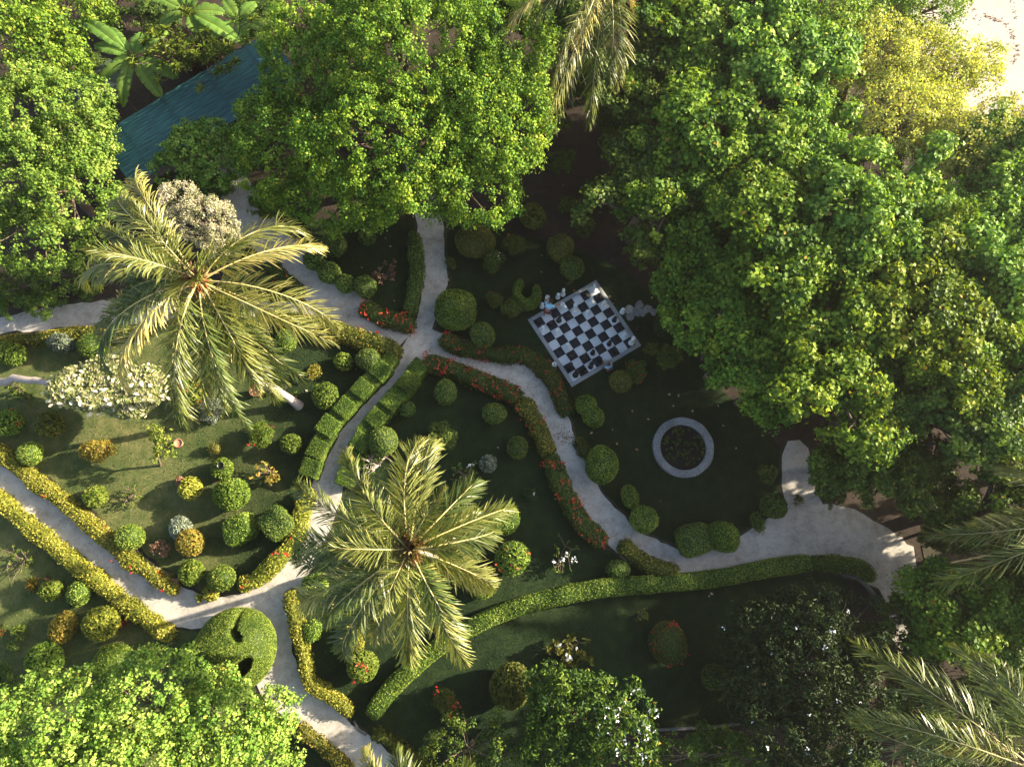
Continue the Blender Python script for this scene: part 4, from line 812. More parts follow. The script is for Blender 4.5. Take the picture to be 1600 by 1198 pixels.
T_=[ # px,py,r,style,material,label,options
(742,378,27,'ball','olive','wide flattened olive ball beside the north path',dict(sx=1.05,h=.75)),
(803,381,19,'loose','mixed','red-tinged shrub between the flattened olive ball and the chessboard trees',dict(fl=R_(10))),
(877,387,20,'ball','olive','olive ball of the touching pair north of the chessboard',{}),
(894,418,17,'ball','clip_dark','darker green ball of the touching pair north of the chessboard',{}),
(768,410,20,'loose','clip_dark','dark shrub with a few white flowers below the flattened olive ball',dict(fl=W_(6))),
(754,524,19,'ball','clip_dark','dark ball behind the patchy red-flowered hedge',dict(vmid=.55)),
(770,468,15,'loose','mixed','small reddish shrub beside the tiered topiary',dict(fl=R_(4))),
(800,484,18,'loose','mixed','straggly reddish-green shrub below the crescent topiary',{}),
(970,595,16,'ball','olive','olive ball at the corner of the chessboard beside the sitting child',dict(vmid=.45)),
(996,580,19,'loose','clip_dark','dark shrub with red flowers behind the olive ball by the chessboard',dict(fl=R_(16))),
(1018,545,13,'loose','clip_dark','small dark shrub by the chessboard corner nearest the stone ring',{}),
(1042,508,22,'leafy','tree_dark','dark leafy shrub under the trees beside the stepping stones',{}),
(833,338,20,'leafy','olive','round olive leafy shrub at the edge of the bare earth',{}),
(888,322,16,'loose','clip_dark','dark low shrub on the bare earth north of the garden',{}),
(912,352,18,'loose','clip_dark','dark spreading shrub beside the sunlit earth patch',{}),
(522,382,17,'ball','clip_dark','dark ball under the huge tree beside the north-west path',{}),
(574,370,13,'leafy','clip_dark','small dark leafy bush under the huge tree',{}),
(571,447,16,'ball','clip_dark','ball in the fork lawn behind the red-flowered hedge',dict(vmid=.6)),
(492,406,18,'leafy','clip_dark','leafy bush on the edge of the north-west path, farthest of three from the crossing',dict(vmid=.6)),
(514,426,18,'leafy','clip_dark','leafy bush on the edge of the north-west path, middle of three',dict(vmid=.6)),
(540,443,15,'leafy','clip_dark','leafy bush on the edge of the north-west path, nearest of three to the crossing',dict(vmid=.6)),
(703,414,11,'loose','mixed','small reddish bush beside the north path',{}),
(446,533,17,'ball','clip','green ball at the tip of the leaning palm fronds',{}),
(537,565,15,'leafy','clip','bright leafy ball on the lawn inside the olive hedge',dict(vmid=.65)),
(577,561,18,'ball','clip_dark','dense ball touching the first blocks of the block hedge',dict(vmid=.6)),
(490,580,12,'loose','orange','small red and yellow plant on the lawn near the palm trunk foot',dict(vmid=.3)),
(509,618,22,'leafy','clip','large glossy leafy ball beside the block hedge',dict(vmid=.5)),
(408,681,22,'loose','lime','loose green bush with reddish tips on the west lawn',dict(fl=R_(8),vmid=.35)),
(455,693,16,'leafy','lime','leafy yellow-green ball next to the loose reddish-tipped bush',dict(vmid=.35)),
(635,639,11,'ball','clip_dark','tiny dull green ball close to the eastern block hedge',{}),
(696,613,19,'ball','clip_dark','ball on the central lawn close to the dense red-flowered hedge',dict(vmid=.65)),
(773,646,16,'ball','clip_dark','ball on the central lawn inside the bend of the path',dict(vmid=.6)),
(809,699,16,'ball','clip_dark','ball standing beside the yellowish bend hedge',dict(vmid=.6)),
(598,690,21,'ball','clip_dark','shaggy ball behind the eastern block hedge',dict(vmid=.7)),
(692,683,24,'loose','clip_dark','loose dark shrub in the middle of the central lawn',{}),
(763,724,14,'leafy','silver','small pale green leafy bush on the central lawn',dict(vmid=.3)),
(787,811,22,'hollow','clip','ball with a dished top at the tips of the trunkless-looking palm',dict(vmid=.55)),
(801,872,28,'leafy','clip','big leafy ball with red flowers east of the palm',dict(fl=R_(14,.1),vmid=.55)),
(755,916,18,'ball','clip','ball on the lawn beside the long smooth hedge below the palm',dict(vmid=.6)),
(966,890,16,'ball','clip_dark','flattened ball between the short olive hedge and the long smooth hedge',dict(sx=1.05,sy=.8,h=.8,vmid=.6)),
(733,868,16,'leafy','lime','bright leafy bush half under the palm fronds',{}),
(915,632,15,'ball','clip','lobe of the twin ball nearer the chessboard',dict(vmid=.5)),
(928,652,15,'ball','clip','lobe of the twin ball farther from the chessboard',dict(vmid=.5)),
(940,725,25,'ball','clip','large shaggy ball with withered twigs between path and stone ring',dict(sy=1.1,vmid=.5)),
(985,776,14,'ball','clip','tall oval topiary beside the path below the stone ring',dict(sx=.85,sy=1.2,h=1.3,vmid=.6)),
(1005,811,19,'hollow','clip','bright ball with a dished top on the path edge',dict(vmid=.65)),
(1085,842,23,'cube','clip_dark','square-cut topiary on the path edge',dict(rot=.3,vmid=.6)),
(1132,838,26,'cone','clip','cone-shaped topiary beside the square-cut one',dict(h=1.3,vmid=.5)),
(1185,815,15,'loose','clip_dark','small dark bush between the cone topiary and the spur path',{}),
(1209,791,21,'leafy','clip_dark','round leafy bush at the corner of the spur path',dict(vmid=.5)),
(1198,740,16,'loose','clip_dark','dark bush beside the spur path under the trees',{}),
(797,1070,36,'leafy','olive','very large round bush on the southern lawn',dict(vmid=.35)),
(1043,1003,28,'ball','mixed','large ball speckled with red flowers on the southern lawn',dict(fl=R_(40,.08),vmid=.4)),
(1116,1057,18,'ball','clip_dark','ball on the southern lawn in front of the dark plumeria',dict(vmid=.5)),
(697,1100,23,'loose','mixed','loose bush with orange-red flowers beside the small dark tree',dict(fl=R_(34,.09))),
(566,1040,26,'leafy','lime','yellow-green bush with a few red flowers below the palm',dict(fl=R_(8,.11),vmid=.6)),
(552,998,22,'loose','yellow','yellow bush under the palm fronds',dict(vmid=.4)),
(492,914,16,'cube','clip','small square topiary behind the golden curving hedge',dict(vmid=.65,rot=.2)),
(487,985,13,'ball','clip','egg-shaped topiary behind the golden curving hedge',dict(sy=1.3,h=1.2,vmid=.6)),
(141,541,19,'ball','clip','round topiary beside the silvery bush under the west path hedge',dict(vmid=.6)),
(95,536,21,'leafy','silver','silvery green bush beside the west path hedge',dict(vmid=.25,sy=.7)),
(14,551,26,'leafy','clip','low wide green bush next to the silvery bush',dict(sx=1.1,sy=.7,h=.7)),
(302,614,22,'leafy','lime','yellow-green bush with red flowers at the tips of the leaning palm',dict(fl=R_(10,.1),vmid=.7)),
(330,640,20,'loose','silver','pale bush partly under a palm frond tip',dict(vmid=.45)),
(14,660,22,'leafy','clip','green bush with red flowers on the west lawn near the bare trunk',dict(fl=R_(9,.1),vmid=.5)),
(77,664,22,'leafy','olive','olive bush with one red flower on the west lawn',dict(fl=R_(4,.1),vmid=.4)),
(48,709,18,'ball','clip','light green ball touching the golden orange-tipped hedge',dict(vmid=.75)),
(152,703,24,'loose','orange','wide golden-orange bush on the sunlit west lawn',dict(sx=1.3,sy=.7,rot=.25,vmid=.5)),
(335,701,8,'ball','olive','tiny flat-topped ball on the west lawn',dict(vmid=.8)),
(347,732,16,'leafy','lime','yellowish bush with a dark pot at its top on the west lawn',dict(vmid=.45)),
(297,763,19,'leafy','yellow','small golden bush beside the white stump on the west lawn',dict(vmid=.55)),
(361,771,28,'leafy','lime','large green bush with a red flower on the west lawn',dict(fl=R_(4,.1),vmid=.4)),
(148,776,18,'leafy','lime','lime bush beside the bare fallen-looking branches',dict(vmid=.6)),
(203,838,20,'ball','clip','smooth light green ball beside the golden orange-tipped hedge',dict(h=1.1,vmid=.75)),
(281,823,18,'leafy','silver','pale silvery ball on the sunlit lawn',dict(vmid=.5)),
(297,847,21,'leafy','orange','golden bush with reddish tips in front of the silvery ball',dict(vmid=.5)),
(251,858,15,'loose','brown','coppery brown bush beside the golden bush',dict(vmid=.5)),
(375,825,21,'cube','clip','rounded square topiary on the sunlit lawn',dict(vmid=.6,rot=.5)),
(433,817,22,'cube','clip_dark','deep green square topiary beside the climbing yellow-green hedge',dict(vmid=.7,rot=.7)),
(299,894,20,'leafy','lime','yellow-green leafy ball beside the small wooden bench',dict(vmid=.55)),
(347,902,19,'ball','clip','smooth ball beside the plaza corner',dict(vmid=.7)),
(330,925,13,'leafy','yellow','golden bush at the point of the plaza corner',dict(vmid=.5)),
(311,934,9,'loose','yellow','little golden sprig bush at the plaza corner',dict(vmid=.5)),
(80,922,17,'leafy','lime','bright green bush beside the spiky orange plant',dict(vmid=.55)),
(123,927,16,'ball','clip','smooth green ball in the south-west bed',dict(vmid=.7)),
(98,980,22,'leafy','orange','orange-brown bush in the south-west bed',dict(sx=.85,sy=1.1,vmid=.45)),
(158,972,27,'leafy','yellow','large round golden-olive bush in the south-west bed',dict(vmid=.25)),
(28,988,13,'loose','clip','small green bush in the south-west bed',dict(vmid=.6)),
(68,1031,29,'leafy','clip','large dark green bush at the edge of the lime tree',dict(vmid=.5)),
(178,1035,30,'ball','lime','round clipped bush partly under the lime tree',dict(vmid=.45,h=.8)),
(2,985,10,'loose','mixed','little bush with red flowers at the edge of the south-west bed',dict(fl=R_(8))),
(20,1010,10,'loose','clip_dark','dark low bush behind the large dark green bush',{}),
(460,619,8,'loose','lime','tiny yellow plant at the foot of the leaning palm',{}),
(828,772,11,'loose','tree_dark','tiny dark plant on the central lawn',dict(fl=W_(2))),
(1245,780,9,'loose','mixed','tiny bush at the kerb of the spur path',{}),
]
for a,b,r,st,m,l,o in T_: shrub(a,b,r,st,m,l,**o)

# tiered topiary, crescent topiary, dome with two holes
def tiered():
    q=P(712,484,.6); root=thing('tiered_topiary','tiered topiary: a small ball on a broad disc at the crossing','topiary',(q.x,q.y,0)); s=S(712,484,.8)
    for c,r,z,h in((0,32/s,.62,.62),(0,14/s,1.5,.42)):
        V,Fq=ellipsoid((r,r,h),e=.85,nu=28,nv=16,noise=.03,nk=3); V[:,2]+=z; mb=MB(); clothe(mb,V,Fq,520,.08,lift=.05,tilt=.5,vmid=.6 if z>1 else .5,core=.1); mb.build('tier',M['clip'],root)
    sb=MB(); tube(sb,[(0,0,0),(0,0,1.3)],[.07,.04],7); sb.build('stem',M['bark'],root)
tiered()
def crescent():
    pts=[(815,437),(808,448),(808,462),(818,472),(831,471),(839,460),(838,446)]; z=.7; b=P(820,460,0); root=thing('crescent_topiary','horseshoe-shaped topiary beside the chessboard','topiary',b)
    L=spline([np.array(P(*p,z))[:2]-np.array(b)[:2] for p in pts],.1); V,Fq=sweep(L,.44*np.interp(np.arange(len(L)),[0,3,len(L)-4,len(L)-1],[.6,1,1,.6]),1.0*np.interp(np.arange(len(L)),[0,3,len(L)-4,len(L)-1],[.8,1,1,.8]),.4,.03)
    mb=MB(); clothe(mb,V,Fq,900,.055,lift=.04,tilt=.6,vmid=.6,core=.1); mb.build('foliage',M['clip'],root)
    sb=MB(); tube(sb,[(0,-.3,0),(0,-.3,.4)],[.06,.04],7); sb.build('stem',M['bark'],root)
crescent()
def dome():
    s=S(366,1012,1.6); r=62/s; q=P(366,1014,1.2); root=thing('dome_topiary','large green dome topiary with two dark slot openings on the plaza','topiary',(q.x,q.y,0))
    V,Fq=ellipsoid((r,r,1.0),e=.95,nu=110,nv=90); V[:,2]=np.where(V[:,2]>0,V[:,2]*1.55,V[:,2]*.9)+.9
    x=V[:,0]*s; y=-V[:,1]*s   # offsets in photograph units from the dome's centre
    def slot(cx,cy,a,l,w):
        dx,dy=x-cx,y-cy; u=dx*math.cos(a)+dy*math.sin(a); v=-dx*math.sin(a)+dy*math.cos(a)
        return np.clip((1-(u/l)**2-(v/w)**2)*3,0,1)
    top=V[:,2]>.9; g=np.maximum(slot(13,-23,.75,14,7),slot(22,26,-.72,27,11))*top
    V[:,2]-=g*1.7
    crease=np.exp(-((x-8)/4.5)**2)*(y<-20)*top; V[:,2]-=crease*.4
    band=np.exp(-((y-2-.12*x)/13)**2)*top; V[:,2]+=band*.35
    V[:,2]=np.maximum(V[:,2],.03)
    mb=MB(); clothe(mb,V,Fq,850,.06,lift=.03,tilt=.5,vmid=.72,core=.12); mb.build('foliage',M['clip'],root)
    sb=MB(); tube(sb,[(0,0,0),(0,0,.9)],[.1,.06],8); sb.build('stem',M['bark'],root)
dome()

# bare and spiky plants
def bare_plant(px,py,r,label,leafmat='clip_dark',n=9,leafn=40,fl=None,h=.9,name='bare_branched_plant',cat='plant',leaf=.14,bark='bark',spikes=0):
    rm=r/S(px,py,.4); q=P(px,py,.35); root=thing(name,label,cat,(q.x,q.y,0)); sb=MB(); tips=[]
    for i in range(n):
        a=rng.uniform(0,6.28); e=rm*rng.uniform(.5,1); p=limb_pts((rng.normal()*.04,rng.normal()*.04,0),(math.cos(a)*e,math.sin(a)*e,h*rng.uniform(.4,1)),.12,6); tube(sb,p,np.linspace(.032,.01,6),5,cap=False); tips.append(p[-1]); 
        for k in range(2):
            p2=limb_pts(p[3],p[3]+np.array([rng.normal()*.3*rm,rng.normal()*.3*rm,rng.uniform(.1,.35)]),.1,4); tube(sb,p2,np.linspace(.025,.01,4),4,cap=False); tips.append(p2[-1])
    sb.build('branch',M[bark],root,True)
    leafn*=3; tips=np.array(tips); ii=rng.integers(0,len(tips),leafn); d=unit(rng.normal(size=(leafn,3))+[0,0,.5]); mb=MB()
    add_leaves(mb,tips[ii]+d*leaf*.5,np.array([0,0,1.])+rng.normal(size=d.shape)*.5,leaf,.4,T=d,shape='hex',var=rng.random(leafn)); mb.build('foliage',M[leafmat],root)
    if fl:
        fm,cnt,sz=fl; ii=rng.integers(0,len(tips),max(1,cnt//3)); jj=rng.choice(ii,cnt); pp=tips[jj]+rng.normal(size=(cnt,3))*.06+[0,0,.08]; fb=MB(); add_leaves(fb,np.repeat(pp,3,0)+rng.normal(size=(cnt*3,3))*sz*.4,np.array([0,0,1.])+rng.normal(size=(cnt*3,3))*.5,sz,.7,var=rng.random(cnt*3)); fb.build('blossom',M[fm],root)['kind']='stuff'
    for i in range(spikes):
        a=rng.uniform(.6,2.6); p=tips[rng.integers(len(tips))]; e=p+np.array([math.cos(a)*.35,math.sin(a)*.35,.55]); t=np.linspace(0,1,60)[:,None]; pp=p+(e-p)*t+rng.normal(size=(60,3))*.016; fb=MB(); add_leaves(fb,pp,rng.normal(size=pp.shape)+[0,0,1],.08,.7,var=rng.random(60)); fb.build('flower_spike',M['white_fl'],root)
    return root
bare_plant(590,725,28,'grey bare-branched shrub between the block hedge and the palm fronds',n=12,leafn=90,bark='pale_bark')
bare_plant(728,742,22,'mauve-flowered straggly plant on the central lawn above the palm','clip_dark',n=8,leafn=60,fl=('white_fl',5,.12))
bare_plant(878,866,27,'sparse plant with little white flower clusters on the central lawn','clip_dark',n=8,leafn=45,fl=('white_fl',16,.1),h=.7)
bare_plant(890,1008,34,'spiky plant with upright white flower spikes on the southern lawn','olive',n=9,leafn=110,spikes=5,leaf=.3,h=.9)
bare_plant(200,772,24,'pale fallen-looking branching stem on the sunlit west lawn','lime',n=8,leafn=26,h=.5)
bare_plant(28,878,30,'pale sprawling branches with tufts of leaves in the south-west bed','lime',n=9,leafn=40,h=.6)
bare_plant(422,737,22,'straggly plant with yellow and brown leaves on the west lawn','orange',n=9,leafn=70,fl=('red_fl',2,.1),leaf=.16)
bare_plant(600,427,20,'brown-leaved straggly plant in the fork lawn under the huge tree','brown',n=9,leafn=110,leaf=.17)
bare_plant(35,615,22,'low succulent-like plant beside the bare leaning trunk','lime',n=7,leafn=90,leaf=.14,h=.4)
bare_plant(1000,962,13,'small cactus-like plant on the southern lawn below the long hedge','lime',n=5,leafn=22,h=.6)
bare_plant(978,748,12,'withered twiggy plant leaning on the large shaggy ball','orange',n=8,leafn=30,h=.6) if False else None
def spiky(px,py,r,mat,label,n=46):
    rm=r/S(px,py,.3); q=P(px,py,.25); root=thing('spiky_plant',label,'plant',(q.x,q.y,0)); mb=MB(); a=rng.uniform(0,6.28,n); e=rng.uniform(.1,1.3,n); d=np.stack([np.cos(a)*np.cos(e),np.sin(a)*np.cos(e),np.sin(e)],1)
    add_leaves(mb,d*rm*.55+[0,0,.22],np.array([0,0,1.])-d*d[:,2:3]+rng.normal(size=d.shape)*.1,rm*1.05,.13,T=d,shape='hex',var=rng.random(n),droop=.25); mb.build('foliage',M[mat],root)
    sb=MB(); tube(sb,[(0,0,0),(0,0,.3)],[.04,.03],6); sb.build('stem',M['bark'],root)
spiky(55,912,14,'orange','spiky orange plant beside the bright green bush')
spiky(193,966,14,'redleaf','crimson spiky plant beside the golden hedge end')
spiky(75,905,7,'brown','small coppery tuft behind the spiky orange plant',24)
spiky(350,650,9,'lime','small spiky tuft at the tip of a palm frond',24)

# small tree on the west lawn
tree('small_tree','small yellow-leaved tree with a dark forked trunk on the west lawn',[(252,680,2.0,20,16,.5),(258,700,1.8,20,14,.5),(238,672,1.9,12,9,.4),(252,716,1.6,12,9,.35)],'lime',leaf=.15,dens=3.2,clump=.16,per=14,trunk_r=.07,base=np.array(P(250,728,0)[:2]),vmid=.7,width=.5)

# ---------------------------------------------------------------- chessboard
LT=P(823.4,500,.05); TT=P(930.7,437.5,.05); RT=P(1002.5,539.7,.05); BT=P(894.3,604,.05)
cen=(LT+TT+RT+BT)/4; ex=((TT-LT)+(RT-BT)); ang=math.atan2(ex.y,ex.x); side=((TT-LT).length+(RT-TT).length+(BT-RT).length+(LT-BT).length)/4
sq=side*.902/8
board=thing('chessboard','giant outdoor chessboard of black and white tiles with a grey border','chessboard',(cen.x,cen.y,0),rz=ang)
me={}
for i in range(8):
    for j in range(8):
        col='white' if (i+j)%2==0 else 'black'
        if col not in me:
            mb=MB(); hs=sq/2-.004; box(mb,-hs,hs,-hs,hs,-.06,.0,bev=.006); o=mb.build('tile',M['tile_'+col],board); me[col]=o.data
        else:
            o=bpy.data.objects.new('tile',me[col]); C.objects.link(o); o.parent=board
        o.location=((i-3.5)*sq,(j-3.5)*sq,.07+rng.uniform(-.003,.003)); o.rotation_euler=(rng.normal()*.004,rng.normal()*.004,0)
hb=side/2; ib=sq*4+.004
for k in range(4):
    for m in range(4):
        mb=MB(); seg=(hb+ib)/4; x0=-hb+m*seg+.004; x1=-hb+(m+1)*seg-.004; box(mb,x0,x1,-hb,-ib,0,.075,bev=.008); o=mb.build('border_slab',M['border'],board); o.rotation_euler=(0,0,k*math.pi/2)
mb=MB(); box(mb,-ib,ib,-ib,ib,0,.03); mb.build('bed',M['edging'],board)

PROF={'pawn':[(.0,0),(.135,0),(.14,.05),(.11,.09),(.06,.16),(.05,.30),(.09,.33),(.055,.36),(.09,.42),(.095,.47),(.06,.53),(0,.55)],
'rook':[(0,0),(.15,0),(.155,.06),(.12,.11),(.09,.18),(.08,.42),(.125,.48),(.125,.60),(.085,.60),(.085,.54),(0,.54)],
'bishop':[(0,0),(.15,0),(.155,.06),(.11,.12),(.065,.2),(.055,.48),(.1,.51),(.055,.55),(.095,.64),(.07,.74),(.025,.80),(.03,.83),(0,.85)],
'queen':[(0,0),(.165,0),(.17,.07),(.12,.13),(.075,.22),(.06,.58),(.11,.61),(.065,.65),(.12,.82),(.085,.80),(.03,.84),(.035,.88),(0,.9)],
'king':[(0,0),(.165,0),(.17,.07),(.12,.13),(.075,.22),(.065,.62),(.115,.65),(.07,.69),(.11,.86),(.05,.9),(0,.91)]}
def piece(kind,colr,px,py,label,z=.072,lie=0,rz=0):
    q=P(px,py,z+.06); root=thing('chess_'+kind,label,'chess piece',(q.x,q.y,z),'giant chess pieces',rz); mat=M['piece_'+colr]
    mb=MB()
    if kind=='knight':
        lathe(mb,[(0,0),(.15,0),(.155,.06),(.12,.11),(.10,.16),(.0,.17)])
        mb.build('base',mat,root,True); mb=MB()
        pr=[(-.10,.15),(.10,.15),(.07,.30),(.10,.42),(.20,.44),(.21,.52),(.08,.66),(.05,.73),(.0,.66),(-.09,.58),(-.12,.4)]
        V=[(x,-.05,zz) for x,zz in pr]+[(x,.05,zz) for x,zz in pr]; n=len(pr); cx=(0,-.06,.42);cy=(0,.06,.42)
        mb.add(V+[cx,cy],[(i,(i+1)%n,n+(i+1)%n,n+i) for i in range(n)]); mb.add(V+[cx,cy],[((i+1)%n,i,2*n) for i in range(n)]+[(n+i,n+(i+1)%n,2*n+1) for i in range(n)]); mb.build('head',mat,root)
    else:
        lathe(mb,PROF[kind]); mb.build('body',mat,root,True)
        if kind=='king':
            mb=MB(); box(mb,-.018,.018,-.018,.018,.9,1.05); box(mb,-.055,.055,-.016,.016,.96,1.0); mb.build('cross',mat,root)
        if kind=='rook':
            for k in range(5):
                a=k*1.2566; mb=MB(); box(mb,.085,.127,-.03,.03,.59,.65); o=mb.build('merlon',mat,root); o.rotation_euler=(0,0,a)
    return root
z5=lambda x,y:(810+x/5.99,420+y/5.99)
wp='white pawn on the giant chessboard'; bp_='black pawn on the giant chessboard'
PC=[('knight','white',703,198,'white knight on the chessboard corner square nearest the touching ball pair'),('bishop','white',676,310,'white bishop standing one square in from the touching ball pair corner'),('knight','white',798,338,'white knight on the chessboard edge facing the stepping stones'),
('queen','white',525,382,'white queen near the reaching person'),('rook','white',408,366,'white rook on the edge square beside the person'),
('pawn','white',226,566,'white pawn near the chessboard corner nearest the tiered topiary'),('pawn','white',358,592,'white pawn two squares in front of the black knight'),('pawn','white',455,728,'white pawn standing alone in the rows facing the path hedge'),('pawn','white',988,628,'white pawn next to the white king'),('pawn','white',640,420,'white pawn in front of the white bishop and queen'),
('king','white',1056,690,'white king on the black corner square nearest the stone ring'),
('bishop','white',416,236,'white bishop standing off the board on the grass beyond the border'),('pawn','white',369,264,'white pawn off the board between the person and the white bishop'),('rook','white',268,300,'white rook on the grass right behind the person'),('pawn','white',221,352,'white pawn on the grass at the person’s side by the border'.replace('’',"'")),
('pawn','white',970,402,'white pawn on the first stepping stone beside the chessboard'),('rook','white',330,918,'white rook left on the ground by the hedge below the chessboard'),
('knight','black',380,482,'black knight on the white square in front of the person'),('pawn','black',897,480,'black pawn on the white square nearest the stepping stones'),('pawn','black',850,702,'black pawn on a white square across from the sitting child'),('pawn','black',695,788,'black pawn on a white square beside the black bishop'),('bishop','black',622,842,'black bishop on a dark square in the second row'),('rook','black',500,818,'black rook standing ahead of the corner black pieces'),('queen','black',480,930,'black queen on the dark square next to the black king'),('king','black',535,992,'black king on the white corner square nearest the path bend'),('rook','black',677,914,'black rook on the white border square near the sitting child'),('bishop','black',612,962,'black bishop on the dark border square right beside the black king'),('pawn','black',760,856,'black pawn on a dark square between the black rook and the child'),('pawn','black',905,778,'black pawn on a dark square beside the border facing the stone ring'),('pawn','black',185,500,'black pawn on the dark corner square nearest the tiered topiary'),('pawn','black',306,520,'black pawn on a dark square at the feet of the person'),('pawn','black',625,240,'black pawn on a dark border square near the white knight corner'),('pawn','black',748,262,'black pawn on a dark square between the two white knights')]
for k,c_,x,y,l in PC:
    px,py=z5(x,y); off=(x<430 and y<360 and k!='rook') or (x,y) in((268,300),(970,402),(330,918),(221,352))
    piece(k,c_,px,py,l,z=.012 if off and (x,y)!=(970,402) else (.05 if off else .073),rz=rng.uniform(0,6.28))
piece('pawn','black',995,516,'black pawn lost on the dark ground between stepping stones and stone ring',z=.01)

# stepping stones: each an uneven slab
for i,(px,py,r,l) in enumerate([(974,486,6,'round stepping stone touching the chessboard border'),(983,483,7,'pale stepping stone second from the chessboard'),(984,495,7,'stepping stone set to the south of the pale second stone'),(994,486,7.5,'stepping stone in the middle of the short row'),(1003,488,6.5,'sunlit stepping stone past the middle of the short row'),(1012,482,7,'stepping stone half under the overhanging branches'),(999,476,6,'stepping stone on the north side of the short row'),(1022,487,6,'last stepping stone under the overhanging branches')]):
    q=P(px,py,.04); rr=r/S(px,py); n=11; a=np.arange(n)*2*math.pi/n; k=rr*(1+.14*rng.normal(size=n)); V=[];
    for z,f in((-.02,1.02),(.035,1),(.045,.92)): V+=[(math.cos(t)*kk*f,math.sin(t)*kk*f,z) for t,kk in zip(a,k)]
    mb=MB(); mb.add(V,[(s*n+j,s*n+(j+1)%n,(s+1)*n+(j+1)%n,(s+1)*n+j) for s in(0,1) for j in range(n)]); mb.add(V[2*n:]+[(0,0,.046)],[(j,(j+1)%n,n) for j in range(n)])
    o=mb.build('stepping_stone',M['stone'] if i!=1 else M['path']); o.location=(q.x,q.y,0); tag(o,l,'stepping stone','stepping stones beside the chessboard')

# stone ring bed
def ring():
    q=P(1068.5,698,.35); s=S(1068.5,698,.35); ro=48/s; ri=35.5/s; hgt=.3
    root=thing('ring_planter','circular stone-rimmed planting bed on the lawn','planter',(q.x,q.y,0)); nseg=12
    for k in range(nseg):
        a0=k*2*math.pi/nseg+.004; a1=(k+1)*2*math.pi/nseg-.004; m=7; V=[];jr=rng.uniform(-.012,.012)
        for a in np.linspace(a0,a1,m):
            c_,s_=math.cos(a),math.sin(a); wob=1+.006*math.sin(a*9)
            for r,z in((ro*.985,-.03),(ro*wob,hgt-.05+jr),(ro*.99*wob,hgt-.01+jr),(ro*.96,hgt+jr),(ri*1.05,hgt+jr),(ri*1.01,hgt-.02+jr),(ri,.05)): V.append((r*c_,r*s_,z))
        p=7; mb=MB(); mb.add(V,[(i*p+j,(i+1)*p+j,(i+1)*p+j+1,i*p+j+1) for i in range(m-1) for j in range(p-1)]); 
        mb.add(V,[(0,1,2,3),(0,3,4,6),]); b0=(m-1)*p; mb.add(V,[(b0+3,b0+2,b0+1,b0),(b0+6,b0+4,b0+3,b0)]); mb.build('stone',M['stone'],root)
    mb=MB(); a=np.arange(40)*2*math.pi/40; mb.add([(0,0,.16)]+[(math.cos(t)*ri*1.02,math.sin(t)*ri*1.02,.12) for t in a],[(0,1+j,1+(j+1)%40) for j in range(40)]); mb.build('soil',M['soil'],root)
    n=70; r=ri*.9*np.sqrt(rng.random(n)); t=rng.uniform(0,6.28,n); mb=MB()
    for i in range(n):
        c_=np.array([r[i]*math.cos(t[i]),r[i]*math.sin(t[i]),.2+rng.uniform(0,.12)]); k=9; d=unit(rng.normal(size=(k,3))+[0,0,.6]); add_leaves(mb,c_+d*.08,d+[0,0,.6],.11,.5,T=d,var=np.clip(rng.normal(.4,.2,k),0,1),shape='hex')
    mb.build('bedding_plant',M['mixed'],root)['kind']='stuff'
ring()

# kerbs round the sunken plumeria bed
def kerb(label,pts,w,h):
    L=spline([np.array(P(*p,h))[:2] for p in pts],.3); b=L[len(L)//2].copy(); V,Fq=sweep(L-b,w,h,.1); mb=MB(); mb.add(V,Fq); o=mb.build('garden_kerb',M['edging']); o.location=(b[0],b[1],0); tag(o,label,'kerb')
kerb('dark stone kerb curving round the end of the wide path',[(1318,898),(1342,903),(1362,922),(1384,955)],.14,.3)
kerb('thin concrete kerb along the southern edge of the shaded lawn',[(1015,1141),(1060,1139),(1110,1136),(1160,1130)],.1,.2)
kerb('short stone kerb at the foot of the long smooth hedge',[(553,1126),(560,1140),(572,1148)],.1,.12)

# bench, stumps, pots
def bench():
    q=P(270,908,.4); root=thing('bench','small reddish wooden bench among the bushes beside the diagonal path','bench',(q.x,q.y,0),rz=.05)
    for k in range(3):
        mb=MB(); box(mb,-.3,.3,-.13+k*.09,-.05+k*.09,.40,.44,bev=.005); mb.build('slat',M['wood'],root)
    for x in(-.24,.24):
        for y in(-.1,.1):
            mb=MB(); box(mb,x-.025,x+.025,y-.025,y+.025,0,.4); mb.build('leg',M['wood'],root)
bench()
def pot(px,py,r,h,mat,label,name='plant_pot',plant=None):
    q=P(px,py,h); s=r/S(px,py,h); root=thing(name,label,'pot',(q.x,q.y,0)); mb=MB(); lathe(mb,[(0,0),(s*.7,0),(s*.85,h*.5),(s,h*.95),(s*1.05,h),(s*.9,h),(s*.85,h*.85),(0,h*.82)]); mb.build('pot',M[mat],root,True)
    if plant:
        mb=MB(); n=60; d=unit(rng.normal(size=(n,3))+[0,0,.8]); add_leaves(mb,d*s*.8+[0,0,h+.05],d+[0,0,.5],.16,.4,T=d,var=rng.random(n),shape='hex'); mb.build('foliage',M[plant],root)
pot(398,610,9,.5,'terra','round terracotta pot of pale plants in the sun beside the leaning palm trunk',plant='brown')
pot(440,605,7,.35,'darkpot','dark pot of dry twigs beside the leaning palm trunk',plant='tree_dark')
pot(344,727,5.5,1.12,'darkpot','black bowl set on top of the yellowish lawn bush')
pot(280,823+(-72),7,.3,'terra','weathered pale pot beside the small golden bush',plant='brown')
pot(278,692,7,.3,'terra','brown stump-like pot beside the small yellow-leaved tree')

